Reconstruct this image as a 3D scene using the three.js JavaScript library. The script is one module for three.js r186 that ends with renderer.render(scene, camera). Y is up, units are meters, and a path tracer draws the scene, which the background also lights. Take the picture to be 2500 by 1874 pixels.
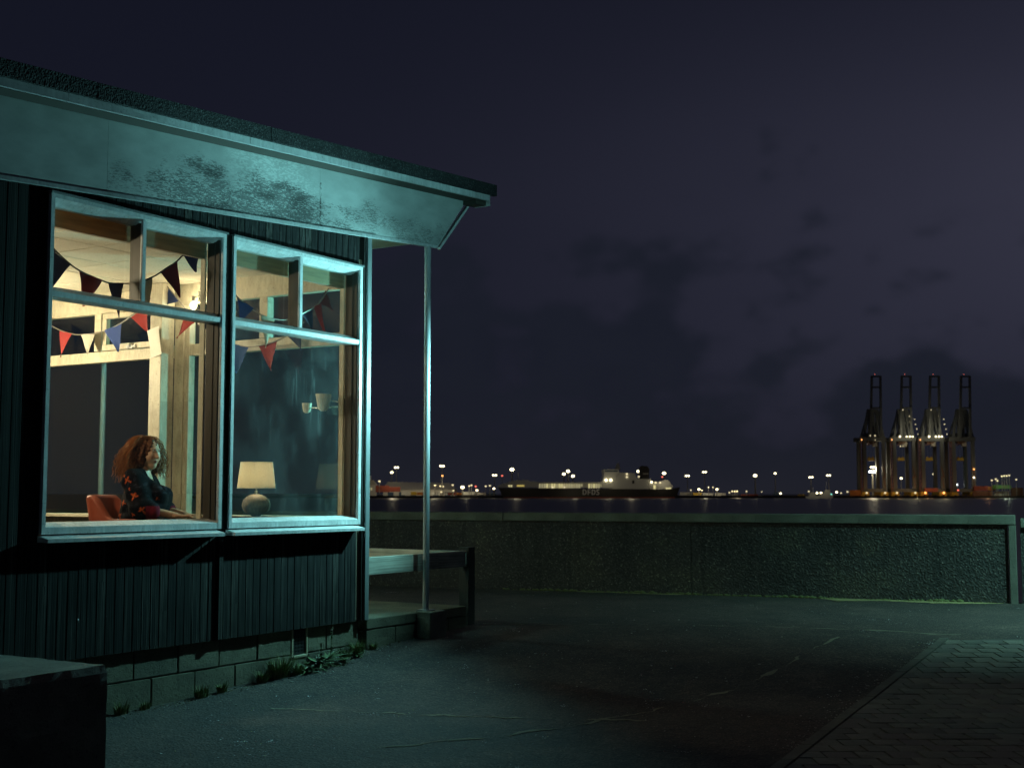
import * as THREE from 'three';
import { mergeGeometries, mergeVertices, toCreasedNormals } from 'three/addons/utils/BufferGeometryUtils.js';
import { RoundedBoxGeometry } from 'three/addons/geometries/RoundedBoxGeometry.js';
import { TextGeometry } from 'three/addons/geometries/TextGeometry.js';
import { FontLoader } from 'three/addons/loaders/FontLoader.js';

// ------------------------------------------------------------------ camera, sky, lights, exposure
const EYE = 1.55;                                        // the ground in front of the cabin is y = 0
const scene = new THREE.Scene();
const camera = new THREE.PerspectiveCamera(33.13, 1024 / 767, 0.1, 12000);
camera.position.set(0, EYE, 0);
camera.rotation.set(0.0846, 0, 0);
camera.focus = 10.6; camera.userData.fStop = 4;                // the far shore is slightly out of focus
const renderer = new THREE.WebGLRenderer();
renderer.toneMapping = THREE.LinearToneMapping;
renderer.toneMappingExposure = 1;
renderer.shadowMap.enabled = true;

// the cabin's own axes: x along the window front (a), y up from eye level, z out of the front (n)
const PHI = 0.5473, TURN = Math.PI / 2 - PHI, OX = -3.155, OZ = -8.65;
const B = (a, y, n) => new THREE.Vector3(OX + a * Math.sin(PHI) + n * Math.cos(PHI), y + EYE, OZ - a * Math.cos(PHI) + n * Math.sin(PHI));

// hash noise
const fr = (x) => x - Math.floor(x);
const hash = (x, y, s = 0) => fr(Math.sin(x * 127.1 + y * 311.7 + s * 74.7) * 43758.5453);
function vnoise(x, y, s = 0, px = 0, py = 0) {
  const xi = Math.floor(x), yi = Math.floor(y), u = x - xi, v = y - yi, a = u * u * (3 - 2 * u), b = v * v * (3 - 2 * v);
  const w = (i, p) => (p ? ((i % p) + p) % p : i);
  const h = (i, j) => hash(w(xi + i, px), w(yi + j, py), s);
  return (h(0, 0) * (1 - a) + h(1, 0) * a) * (1 - b) + (h(0, 1) * (1 - a) + h(1, 1) * a) * b;
}
function fbm(x, y, s = 0, oct = 4, px = 0, py = 0) {
  let t = 0, k = 0.5, n = 0;
  for (let o = 0; o < oct; o++) { t += k * vnoise(x, y, s + o * 7, px, py); n += k; x *= 2; y *= 2; px *= 2; py *= 2; k *= 0.5; }
  return t / n;
}
const sm = (a, b, x) => { const t = Math.min(1, Math.max(0, (x - a) / (b - a))); return t * t * (3 - 2 * t); };
function rng(seed) { let s = seed >>> 0; return () => { s = (s + 0x6d2b79f5) >>> 0; let t = Math.imul(s ^ (s >>> 15), 1 | s); t = (t + Math.imul(t ^ (t >>> 7), 61 | t)) ^ t; return ((t ^ (t >>> 14)) >>> 0) / 4294967296; }; }

// night sky: last blue of dusk towards the right, cloud banks low down
{
  const W = 2048, H = 1024, data = new Float32Array(W * H * 4);
  for (let r = 0; r < H; r++) {
    const el = ((r + 0.5) / H - 0.5) * 180;
    for (let c = 0; c < W; c++) {
      const th = ((c + 0.5) / W - 0.5) * 2 * Math.PI;
      let az = (th + Math.PI / 2) * 180 / Math.PI; if (az > 180) az -= 360;         // 0 = straight ahead, + to the right
      const e = Math.max(0, el);
      let d = Math.abs(az - 34); if (d > 180) d = 360 - d;
      const glow = Math.exp(-(d * d) / (30 * 30)) * Math.exp(-((e - 11) * (e - 11)) / (9.5 * 9.5));
      const px = 720;                                                             // noise in degrees; wraps once round
      const n1 = fbm((az + 180) / 6, e / 4 + 7.3, 5, 5, 60), n2 = fbm((az + 180) / 2.25, e / 1.3, 11, 5, 160), n3 = fbm((az + 180) / 22.5, e / 9, 29, 3, 16);
      let R = 0.0060, G = 0.0070, Bl = 0.0146;
      const wash = glow * (0.7 + 0.6 * n3);
      R += 0.0242 * wash; G += 0.0238 * wash; Bl += 0.0365 * wash;
      const low = Math.exp(-e / 13);
      R += 0.0024 * low; G += 0.0026 * low; Bl += 0.0040 * low;
      const top = 6.6 + 8.5 * (n1 - 0.5) * 2 + 5.5 * (n2 - 0.5) * 2;
      let cl = 0.88 * sm(top + 2.4, top - 2.0, e);
      cl = Math.max(cl, 0.4 * sm(0.52, 0.72, n1 * 0.6 + n2 * 0.4) * sm(16, 6, e));
      const cr = 0.0082 + 0.0024 * n2, cg = 0.0103 + 0.0026 * n2, cb = 0.0182 + 0.0034 * n2;
      R = R * (1 - cl) + cr * cl; G = G * (1 - cl) + cg * cl; Bl = Bl * (1 - cl) + cb * cl;
      const hz = Math.exp(-e / 2.6) * (0.6 + 0.5 * n3);                           // town glow on the haze over the water
      R += 0.0042 * hz; G += 0.0026 * hz; Bl += 0.0006 * hz;
      const i = (r * W + c) * 4; data[i] = R; data[i + 1] = G; data[i + 2] = Bl; data[i + 3] = 1;
    }
  }
  const sky = new THREE.DataTexture(data, W, H, THREE.RGBAFormat, THREE.FloatType);
  sky.mapping = THREE.EquirectangularReflectionMapping; sky.magFilter = THREE.LinearFilter; sky.minFilter = THREE.LinearFilter; sky.needsUpdate = true;
  scene.background = sky; scene.environment = sky;
}
// faint moonlight through cloud, from over the harbour
{
  const moon = new THREE.DirectionalLight(new THREE.Color(0.95, 0.88, 1.0), 0.085);
  moon.position.set(30, 75, -60); moon.target.position.set(0, 0, -10);
  moon.castShadow = true; moon.shadow.radius = 40; moon.shadow.mapSize.set(2048, 2048);
  Object.assign(moon.shadow.camera, { left: -40, right: 40, top: 40, bottom: -40, near: 1, far: 300 });
  scene.add(moon, moon.target);
}
// the cool work light beside the porch post, turned towards the window front
{
  const key = new THREE.SpotLight(new THREE.Color(0.32, 0.94, 0.98), 58, 0, 1.17, 1, 2);
  key.name = 'porch_work_light';
  key.position.copy(B(4.78, 1.15, 0.86)); key.target.position.copy(B(2.6, 0.75, 0.0));
  key.castShadow = true; key.shadow.radius = 1.6; key.shadow.mapSize.set(2048, 2048);
  scene.add(key, key.target);
  // a low floodlight out in the yard, tilted up at the eaves
  const up = new THREE.SpotLight(new THREE.Color(0.30, 0.92, 0.96), 150, 0, 0.285, 1, 2);
  up.name = 'yard_floodlight';
  up.position.copy(B(0.3, -1.15, 9.4)); up.target.position.copy(B(3.0, 3.7, 0.3));
  up.castShadow = true; up.shadow.radius = 6; up.shadow.mapSize.set(2048, 2048);
  scene.add(up, up.target);
}

// ------------------------------------------------------------------ helpers
const used = new Map();
function numbered(n) { const k = used.get(n) ?? 0; used.set(n, k + 1); return k ? n + '_' + String(k).padStart(3, '0') : n; }
const bases = new WeakMap();
function tag(o, label, category, group, kind) { o.userData = { label, category }; if (group) o.userData.group = group; if (kind) o.userData.kind = kind; return o; }
// a thing in cabin axes: its parts are given in those axes and stored relative to the thing's base
function thing(name, label, category, [a, y, n], group) {
  const o = new THREE.Group(); o.name = numbered(name); o.position.copy(B(a, y, n)); o.rotation.y = TURN; scene.add(o);
  bases.set(o, new THREE.Vector3(a, y, n)); return tag(o, label, category, group);
}
// a thing in world axes at a point
function place(name, label, category, [x, y, z], turn = 0, group) {
  const o = new THREE.Group(); o.name = numbered(name); o.position.set(x, y, z); o.rotation.y = turn; scene.add(o);
  bases.set(o, new THREE.Vector3()); return tag(o, label, category, group);
}
function muv(g) {
  const p = g.attributes.position, n = g.attributes.normal, uv = new Float32Array(p.count * 2);
  for (let i = 0; i < p.count; i++) {
    const ax = Math.abs(n.getX(i)), ay = Math.abs(n.getY(i)), az = Math.abs(n.getZ(i));
    if (ay >= ax && ay >= az) { uv[2 * i] = p.getX(i); uv[2 * i + 1] = p.getZ(i); }
    else if (ax > az) { uv[2 * i] = p.getZ(i); uv[2 * i + 1] = p.getY(i); }
    else { uv[2 * i] = p.getX(i); uv[2 * i + 1] = p.getY(i); }
  }
  g.setAttribute('uv', new THREE.BufferAttribute(uv, 2)); return g;
}
function clean(g) { g = g.index ? g.toNonIndexed() : g; for (const k of Object.keys(g.attributes)) if (!['position', 'normal', 'uv', 'color'].includes(k)) g.deleteAttribute(k); return g; }
const bx = (x0, x1, y0, y1, z0, z1) => muv(clean(new THREE.BoxGeometry(x1 - x0, y1 - y0, z1 - z0)).translate((x0 + x1) / 2, (y0 + y1) / 2, (z0 + z1) / 2));
const rbx = (x0, x1, y0, y1, z0, z1, r = 0.004) => muv(clean(new RoundedBoxGeometry(x1 - x0, y1 - y0, z1 - z0, 1, r)).translate((x0 + x1) / 2, (y0 + y1) / 2, (z0 + z1) / 2));
const cyl = (r0, r1, h, x, y, z, seg = 16) => clean(new THREE.CylinderGeometry(r1, r0, h, seg).translate(x, y + h / 2, z));
// prism: polygon in (x, y), extruded over z0..z1
function prism(pts, z0, z1) { const s = new THREE.Shape(pts.map((p) => new THREE.Vector2(p[0], p[1]))); return muv(clean(new THREE.ExtrudeGeometry(s, { depth: z1 - z0, bevelEnabled: false })).translate(0, 0, z0)); }
// hexahedron from 8 points: bottom quad (4), top quad (4), same order round
function hexa(p) {
  const q = [[0, 1, 2, 3].reverse(), [4, 5, 6, 7], [0, 1, 5, 4], [1, 2, 6, 5], [2, 3, 7, 6], [3, 0, 4, 7]], pos = [];
  for (const f of q) for (const k of [0, 1, 2, 0, 2, 3]) pos.push(...p[f[k]]);
  const g = new THREE.BufferGeometry(); g.setAttribute('position', new THREE.Float32BufferAttribute(pos, 3)); g.computeVertexNormals(); return muv(g);
}
// a bar of square section between two points
function bar(p, q, w, d = w) {
  const a = new THREE.Vector3(...p), b = new THREE.Vector3(...q), l = a.distanceTo(b), g = muv(clean(new THREE.BoxGeometry(w, l, d)));
  g.applyQuaternion(new THREE.Quaternion().setFromUnitVectors(new THREE.Vector3(0, 1, 0), b.clone().sub(a).normalize()));
  return g.translate(...a.add(b).multiplyScalar(0.5).toArray());
}
function rod(p, q, r, seg = 8) {
  const a = new THREE.Vector3(...p), b = new THREE.Vector3(...q), l = a.distanceTo(b), g = clean(new THREE.CylinderGeometry(r, r, l, seg));
  g.applyQuaternion(new THREE.Quaternion().setFromUnitVectors(new THREE.Vector3(0, 1, 0), b.clone().sub(a).normalize()));
  return g.translate(...a.add(b).multiplyScalar(0.5).toArray());
}
const tube = (pts, r, seg = 24, rad = 6) => clean(new THREE.TubeGeometry(new THREE.CatmullRomCurve3(pts.map((p) => new THREE.Vector3(...p))), seg, r, rad));
function join(geos) { if (!Array.isArray(geos)) return geos; const gs = geos.map(clean); return gs.length > 1 ? mergeGeometries(gs) : gs[0]; }
function raw(name, geo, mat, parent) { const m = new THREE.Mesh(geo, mat); m.name = name; m.castShadow = m.receiveShadow = true; parent.add(m); return m; }
// a part, given in the axes of the thing it belongs to
function part(parent, name, geos, mat) {
  const g = join(geos); let root = parent; while (!bases.has(root)) root = root.parent;
  const b = bases.get(root); g.translate(-b.x, -b.y, -b.z); return raw(name, g, mat, parent);
}
function struct(name, geos, mat, label) { const m = raw(numbered(name), join(geos), mat, scene); m.userData = { kind: 'structure', label: label ?? name.replaceAll('_', ' '), category: name.split('_').pop() }; return m; }
function copy(o, label, group) { const c = o.clone(); c.name = numbered(o.name.replace(/_\d{3}$/, '')); c.userData = { ...o.userData }; if (label) c.userData.label = label; if (group) c.userData.group = group; scene.add(c); bases.set(c, bases.get(o)); return c; }

// ------------------------------------------------------------------ textures
function tex(w, h, f, srgb, rep) {
  const d = new Uint8Array(w * h * 4);
  for (let y = 0; y < h; y++) for (let x = 0; x < w; x++) { const v = f(x, y), i = (y * w + x) * 4; if (typeof v === 'number') d[i] = d[i + 1] = d[i + 2] = v * 255; else { d[i] = v[0] * 255; d[i + 1] = v[1] * 255; d[i + 2] = v[2] * 255; } d[i + 3] = 255; }
  const t = new THREE.DataTexture(d, w, h); t.magFilter = THREE.LinearFilter; t.minFilter = THREE.LinearFilter; t.wrapS = t.wrapT = THREE.RepeatWrapping;
  if (srgb) t.colorSpace = THREE.SRGBColorSpace; if (rep) t.repeat.set(...rep); t.needsUpdate = true; return t;
}
const shift = (t, u, v) => { const c = t.clone(); c.offset.set(u, v); c.needsUpdate = true; return c; };
const std = (o) => new THREE.MeshStandardMaterial({ roughness: 0.8, ...o });
const lin = (r, g, b) => new THREE.Color().setRGB(r, g, b);

// tarmac: aggregate specks in a dark binder, 1.6 m repeat, and a coarse patch map that does not repeat in view
const tarmacMap = tex(1024, 1024, (x, y) => {
  const s = hash(x >> 1, y >> 1, 5), f = hash(x, y, 9), c = fbm(x / 64, y / 64, 2, 4, 16, 16), m = fbm(x / 10, y / 10, 4, 2, 102.4, 102.4);
  let v = 0.160 + 0.16 * (c - 0.5) + 0.10 * (m - 0.5); if (s > 0.84) v += 0.20 * f; else if (s < 0.25) v -= 0.08; v += 0.07 * (f - 0.5);
  return [v * 1.05, v * 0.89, v * 0.77];
}, true, [1 / 5.5, 1 / 5.5]);
const tarmacBump = tex(512, 512, (x, y) => 0.45 * hash(x >> 1, y >> 1, 5) + 0.25 * hash(x, y, 6) + 0.3 * vnoise(x / 4, y / 4, 7, 128, 128), false, [1 / 2.6, 1 / 2.6]);
const M = {};
M.tarmac = std({ map: tarmacMap, bumpMap: tarmacBump, bumpScale: 0.012, roughness: 0.92 });
M.verge = std({ color: lin(0.16, 0.16, 0.12), map: tarmacMap, bumpMap: tarmacBump, bumpScale: 0.008, roughness: 1 });
M.sand = std({ color: lin(0.55, 0.5, 0.3), map: tex(256, 256, (x, y) => { const v = 0.62 + 0.2 * (fbm(x / 20, y / 20, 3, 4, 12.8, 12.8) - 0.5) + 0.1 * (hash(x, y) - 0.5); return [v, v * 0.97, v * 0.8]; }, true, [1.5, 1.5]), roughness: 1 });
M.seam = std({ color: lin(0.14, 0.135, 0.09), roughness: 1, bumpMap: tarmacBump, bumpScale: 0.01 });
const concMap = tex(512, 512, (x, y) => { const c = fbm(x / 80, y / 80, 21, 5, 6.4, 6.4), s = hash(x, y, 3), p = vnoise(x / 4, y / 4, 8, 128, 128); let v = 0.66 + 0.3 * (c - 0.5) + 0.10 * (s - 0.5) - (p > 0.86 ? 0.16 : 0); return [v, v * 0.99, v * 0.93]; }, true, [1 / 1.3, 1 / 1.3]);
const concBump = tex(512, 512, (x, y) => 0.5 * fbm(x / 16, y / 16, 31, 4, 32, 32) + 0.3 * hash(x >> 1, y >> 1, 2) + 0.2 * hash(x, y, 12), false, [1 / 0.7, 1 / 0.7]);
M.block = std({ color: lin(0.31, 0.28, 0.21), map: concMap, bumpMap: concBump, bumpScale: 0.012, roughness: 0.95 });
M.block2 = std({ color: lin(0.25, 0.23, 0.18), map: shift(concMap, 0.37, 0.2), bumpMap: concBump, bumpScale: 0.012, roughness: 0.95 });
M.mortar = std({ color: lin(0.30, 0.29, 0.25), map: concMap, bumpMap: concBump, bumpScale: 0.01, roughness: 1 });
M.concrete = std({ color: lin(0.36, 0.36, 0.32), map: concMap, bumpMap: concBump, bumpScale: 0.006, roughness: 0.9 });
M.kerb = std({ color: lin(0.20, 0.21, 0.19), map: concMap, bumpMap: concBump, bumpScale: 0.006, roughness: 0.9 });
M.coping = std({ color: lin(0.25, 0.265, 0.235), map: concMap, bumpMap: concBump, bumpScale: 0.006, roughness: 0.85 });
const dashBump = tex(2048, 512, (x, y) => { const a = vnoise(x / 4, y / 4, 41), b = vnoise(x / 2.5, y / 2.5, 42); return Math.min(1, 0.75 * Math.pow(a, 1.5) + 0.45 * b * b); }, false, [1 / 8.4, 1 / 2.1]);
const dashMap = tex(2048, 512, (x, y) => { const a = vnoise(x / 4, y / 4, 41), t = hash(Math.floor(x / 4), Math.floor(y / 4), 43), c = fbm(x / 130, y / 110, 5, 5), run = fbm(x / 14, y / 260, 6, 4); let v = 0.135 + 0.17 * a * t + 0.12 * (c - 0.5) - 0.04 * sm(0.55, 0.75, run); if (t > 0.93) v += 0.12 * a; return [v * 1.04, v, v * (0.93 - 0.08 * sm(0.5, 0.7, c))]; }, true, [1 / 8.4, 1 / 2.1]);
M.dash = std({ map: dashMap, bumpMap: dashBump, bumpScale: 0.009, roughness: 0.8 });
const feltTex = tex(512, 512, (x, y) => { const s = hash(x, y, 14), k = hash(x >> 1, y >> 1, 15), c = fbm(x / 40, y / 40, 16, 3, 12.8, 12.8); const v = 0.095 + 0.10 * k * k + (s > 0.80 ? 0.30 * hash(x, y, 18) : 0) + 0.08 * (c - 0.5); return [v, v, v]; }, true, [1 / 3.2, 1 / 3.2]);
M.felt = std({ map: feltTex, bumpMap: tex(512, 512, (x, y) => hash(x, y, 15), false, [1 / 3.2, 1 / 3.2]), bumpScale: 0.005, roughness: 0.8 });
// weathered stained boards: grain runs along v
const woodF = (x, y, k) => { const wob = 7 * fbm(x / 90, y / 260, 51 + k, 3, 0, 0), g = fbm((x + wob) / 2.2, y / 330, 52, 3), g2 = vnoise((x + wob * 1.5) / 7, y / 500, 53), st = fbm(x / 40, y / 160, 54 + k, 4); return [g, g2, st]; };
const woodMap = tex(512, 1024, (x, y) => { const [g, g2, st] = woodF(x, y, 0); let v = 0.125 + 0.30 * (g - 0.47) + 0.24 * (g2 - 0.5) + 0.26 * (st - 0.5); v = Math.max(0.035, v); return [v * 1.04, v, v * 0.95]; }, true, [1 / 0.5, 1 / 2.2]);
const woodBump = tex(512, 1024, (x, y) => { const [g, g2] = woodF(x, y, 0); return 0.7 * g + 0.3 * g2; }, false, [1 / 0.5, 1 / 2.2]);
M.boards = [0, 1, 2, 3, 4].map((k) => new THREE.MeshPhysicalMaterial({ specularIntensity: 0.35, color: lin(...[[0.55, 0.55, 0.55], [0.36, 0.36, 0.38], [0.95, 0.94, 0.9], [0.46, 0.45, 0.42], [0.68, 0.68, 0.68]][k]), map: shift(woodMap, k * 0.23, k * 0.31), bumpMap: shift(woodBump, k * 0.23, k * 0.31), bumpScale: 0.004, roughness: 0.88 }));
M.darkWood = std({ color: lin(0.030, 0.026, 0.022), roughness: 0.7, bumpMap: woodBump, bumpScale: 0.003 });
M.core = std({ color: lin(0.16, 0.12, 0.08), roughness: 1 });
M.trim = std({ color: lin(0.13, 0.14, 0.14), roughness: 0.5, bumpMap: woodBump, bumpScale: 0.002 });
M.beamWood = std({ color: lin(2.3, 2.3, 2.2), map: tex(512, 256, (x, y) => { const g = fbm(x / 260, (y + 6 * fbm(x / 120, y / 60, 61, 3)) / 2.4, 62, 3), st = fbm(x / 90, y / 40, 63, 4); const v = 0.40 + 0.2 * (g - 0.5) + 0.2 * (st - 0.5); return [v * 1.03, v, v * 0.93]; }, true, [1 / 1.6, 1 / 0.6]), roughness: 0.7 });
const paintWear = tex(512, 512, (x, y) => { const c = fbm(x / 90, y / 90, 71, 4, 5.69, 5.69), f = fbm(x / 12, y / 40, 72, 3, 42.67, 12.8), sp = vnoise(x / 5, y / 5, 73, 102.4, 102.4); return 0.84 + 0.20 * (c - 0.5) + 0.16 * (f - 0.5) - (sp > 0.86 ? 0.12 : 0); }, true, [1 / 0.9, 1 / 0.9]);
M.bead = std({ color: lin(0.045, 0.036, 0.028), roughness: 0.5 });
M.white = std({ color: lin(0.84, 0.84, 0.83), map: paintWear, roughness: 0.42 });
M.fascia = std({ color: lin(0.78, 0.78, 0.77), map: paintWear, roughness: 0.35 });
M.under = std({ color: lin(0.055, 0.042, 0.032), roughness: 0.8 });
// eave board: old white paint with mildew in short horizontal dashes on its lower half, flecked brighter patches
{
  const mw = 2048, mh = 512, A0 = -1.2, AW = 6.4, SH = 0.58;
  const t = tex(mw, mh, (x, y) => {
    const a = A0 + (x / mw) * AW, s = (y / mh) * SH;                     // metres along the eave, metres up the board
    const dash = 0.5 * vnoise(x / 9, y / 4, 81) + 0.5 * vnoise(x / 3.5, y / 2.5, 80), patch = fbm(a * 2.6, s * 5, 82, 4), p2 = fbm(a * 7, s * 14, 83, 3), broad = fbm(a * 0.9, s * 2.2, 84, 3);
    const right = sm(0.455, 0.47, a), core = sm(0.75, 1.2, a) * sm(3.0, 2.4, a), hmax = 0.24 + 0.15 * core + 0.34 * (patch - 0.5) + 0.14 * (p2 - 0.5);
    const zone = sm(hmax + 0.05, hmax - 0.13, s), amount = zone * (0.20 + 0.55 * core + 0.55 * (p2 - 0.4) + 0.6 * (patch - 0.5));
    const k = right * sm(0.70, 0.50, dash + 0.30 - 0.42 * Math.max(0, amount)) * Math.min(1, Math.max(0, amount) * 2.2);
    const smear = 0.30 * zone * right * sm(0.42, 0.62, patch) * (0.5 + 0.5 * core);
    const seep = Math.abs(a - 2.80) < 0.012 && s < 0.40 ? 0.5 * sm(0.42, 0.62, fbm(x / 4, y / 14, 85, 2)) : 0;
    const fleck = right * 0.10 * core * sm(0.52, 0.62, vnoise(x / 6, y / 6, 87)) * sm(0.40, 0.62, broad);
    let v = 0.74 + 0.16 * (broad - 0.5) + 0.12 * (p2 - 0.5) + 0.05 * (hash(x, y, 3) - 0.5) + fleck;
    v *= 1 - Math.min(0.78, (0.40 - 0.14 * sm(2.9, 4.4, a)) * k + 0.7 * smear + 0.7 * seep + (1 - right) * 0.14 * sm(0.35, 0.7, patch) * sm(0.16, 0.02, s)); return [v * 0.99, v, v * 0.985];
  }, true, [1 / AW, 1 / SH]);
  t.offset.set(-A0 / AW, 0);
  M.soffit = std({ color: lin(0.86, 0.86, 0.85), map: t, roughness: 0.5 });
}
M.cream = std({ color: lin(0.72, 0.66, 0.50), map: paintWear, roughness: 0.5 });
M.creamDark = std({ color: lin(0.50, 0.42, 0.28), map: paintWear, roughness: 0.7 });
M.blind = new THREE.MeshPhysicalMaterial({ transmission: 0.45, thickness: 0, side: THREE.DoubleSide, color: lin(0.55, 0.38, 0.18), map: tex(256, 256, (x, y) => 0.8 + 0.25 * (fbm(x / 60, y / 6, 91, 3, 4.27, 42.67) - 0.5), true, [1.2, 1.2]), roughness: 0.8 });
M.tile = [0, 1, 2].map((k) => std({ color: lin(0.74 - 0.03 * k, 0.69 - 0.03 * k, 0.55 - 0.03 * k), map: tex(256, 256, (x, y) => 0.88 - (hash(x >> 1, y >> 1, 95 + k) > 0.93 ? 0.16 : 0) + 0.05 * (fbm(x / 50, y / 50, 96 + k, 3) - 0.5), true, [1 / 0.6, 1 / 0.6]), roughness: 0.95 }));
M.floor = std({ color: lin(0.10, 0.075, 0.05), map: woodMap, roughness: 0.5 });
M.wall = std({ color: lin(0.55, 0.50, 0.38), map: paintWear, roughness: 0.85 });
M.post = std({ color: lin(0.42, 0.42, 0.43), map: paintWear, roughness: 0.4 });
M.panelling = std({ color: lin(0.11, 0.08, 0.055), roughness: 0.6, bumpMap: woodBump, bumpScale: 0.002 });
M.metal = std({ color: lin(0.75, 0.75, 0.73), roughness: 0.22, metalness: 1 });
M.darkMetal = std({ color: lin(0.05, 0.05, 0.05), roughness: 0.5, metalness: 0.4 });
// panes carry a thin film of salt and wiped streaks
const dirt = (k, most) => tex(512, 512, (x, y) => {
  const st = fbm(x / 3.2, y / 70, 101 + k, 3), cl = fbm(x / 70, y / 90, 102 + k, 4), sp = hash(x >> 1, y >> 1, 103 + k), big = fbm(x / 170, y / 130, 104 + k, 2);
  let d = most * (0.25 + 1.1 * sm(0.35, 0.75, cl) * (0.35 + 0.65 * big)) + most * 1.5 * sm(0.60, 0.85, st) * sm(0.42, 0.7, cl) + (sp > 0.93 ? most * 0.5 : 0);
  return 1 - Math.min(0.5, d);
}, false, [1 / 1.7, 1 / 1.7]);
const pane = (k, most) => new THREE.MeshPhysicalMaterial({ color: lin(0.80, 0.87, 0.83), roughness: 0.03, metalness: 0, ior: 1.5, transmission: 1, thickness: 0, transmissionMap: dirt(k, most) });
M.glass1 = pane(0, 0.0025); M.glass2 = pane(5, 0.044); M.glassTop = pane(9, 0.004); M.glassEnd = pane(13, 0.0018); M.glassEnd.color = lin(0.62, 0.74, 0.70);
M.bulb = std({ color: lin(1, 0.9, 0.7), emissive: lin(1, 0.86, 0.6), emissiveIntensity: 6 });

// ------------------------------------------------------------------ ground, kerb, pavers, sea wall, water
const ground = (D) => { const t = D < 9.4 ? 0 : D < 12.2 ? 0.19 * sm(9.4, 12.8, D) / sm(9.4, 12.8, 12.2) : 0.19 + 0.035 * sm(12.2, 13.2, D); return t; };
const WALL0 = [-0.49, 18.2], WDIR = (() => { const x = 6.1 + 0.49, z = 15.7 - 18.2, l = Math.hypot(x, z); return [x / l, z / l]; })();     // foot line of the sea wall, in (x, depth)
const wallDepth = (x) => WALL0[1] + (x - WALL0[0]) * WDIR[1] / WDIR[0];
function sheet(xs, ds, yf) {                                     // a grid over x and depth (a function of both indices)
  const pos = [], idx = [], nx = xs.length;
  ds.forEach((d) => xs.forEach((x) => { const D = typeof d === 'function' ? d(x) : d; pos.push(x, yf(x, D), -D); }));
  for (let j = 0; j < ds.length - 1; j++) for (let i = 0; i < nx - 1; i++) { const a = j * nx + i; idx.push(a, a + 1, a + nx + 1, a, a + nx + 1, a + nx); }
  const g = new THREE.BufferGeometry(); g.setAttribute('position', new THREE.Float32BufferAttribute(pos, 3)); g.setIndex(idx); g.computeVertexNormals(); return muv(clean(g));
}
const range = (a, b, s) => { const r = []; for (let v = a; v < b - 1e-6; v += s) r.push(v); r.push(b); return r; };
{
  const xs = [-120, -60, -30, ...range(-15, 20, 0.5), 40, 80];
  const ds = [-120, -40, ...range(0, 13.4, 0.4), (x) => 13.4 + (Math.max(14, wallDepth(x)) - 13.4) * 0.5, (x) => Math.max(14, wallDepth(x)) + 0.25];
  struct('tarmac_ground', sheet(xs, ds, (x, D) => ground(D)), M.tarmac, 'dark tarmac yard rising gently to the sea wall');
  struct('water', sheet([-9000, -3000, -1000, -300, -60, 0, 60, 300, 1000, 3000, 9000], [10, 40, 120, 300, 700, 1500, 4000, 9000], () => EYE - 3.9),
    std({ color: lin(0.004, 0.006, 0.008), roughness: 0.36, bumpMap: tex(512, 512, (x, y) => fbm(x / 32, y / 12, 111, 4, 16, 42.67), false, [1 / 14, 1 / 14]), bumpScale: 0.06 }), 'black harbour water');
  // worn seams in the tarmac: moss and grit along the joints of old patches
  const ribbon = (pts, w, k) => {
    const P = [], c = new THREE.CatmullRomCurve3(pts.map(([x, D]) => new THREE.Vector3(x, 0, -D))), N = 120, pos = [];
    for (let i = 0; i <= N; i++) { const t = i / N, p = c.getPointAt(t), d = c.getTangentAt(t), ww = w * Math.max(0.02, 2.6 * (fbm(i * 0.23, k, 7, 4) - 0.40)), off = 0.11 * (fbm(i * 0.3, k + 9, 8, 4) - 0.5); P.push([p.x - d.z * (off - ww), p.z + d.x * (off - ww), p.x - d.z * (off + ww), p.z + d.x * (off + ww)]); }
    for (let i = 0; i < N; i++) { const a = P[i], b = P[i + 1]; for (const [x, z] of [[a[0], a[1]], [b[0], b[1]], [b[2], b[3]], [a[0], a[1]], [b[2], b[3]], [a[2], a[3]]]) pos.push(x, ground(-z) + 0.004, z); }
    const g = new THREE.BufferGeometry(); g.setAttribute('position', new THREE.Float32BufferAttribute(pos, 3)); g.computeVertexNormals(); return muv(g);
  };
  struct('tarmac_seam', ribbon([[-0.9, 8.0], [0.1, 8.55], [1.0, 9.4], [2.0, 10.6], [3.1, 12.4]], 0.028, 1), M.seam, 'mossy seam running up the tarmac towards the sea wall');
  struct('tarmac_seam', ribbon([[-1.75, 9.5], [-0.9, 9.3], [0.2, 9.05], [0.95, 9.0]], 0.03, 2), M.seam, 'curved grey seam sweeping out from the cabin foot');
  struct('tarmac_seam', ribbon([[-0.3, 13.3], [1.5, 13.2], [3.2, 12.9], [4.3, 12.5]], 0.025, 3), M.seam, 'faint seam across the tarmac where the slope ends');
}
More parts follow.
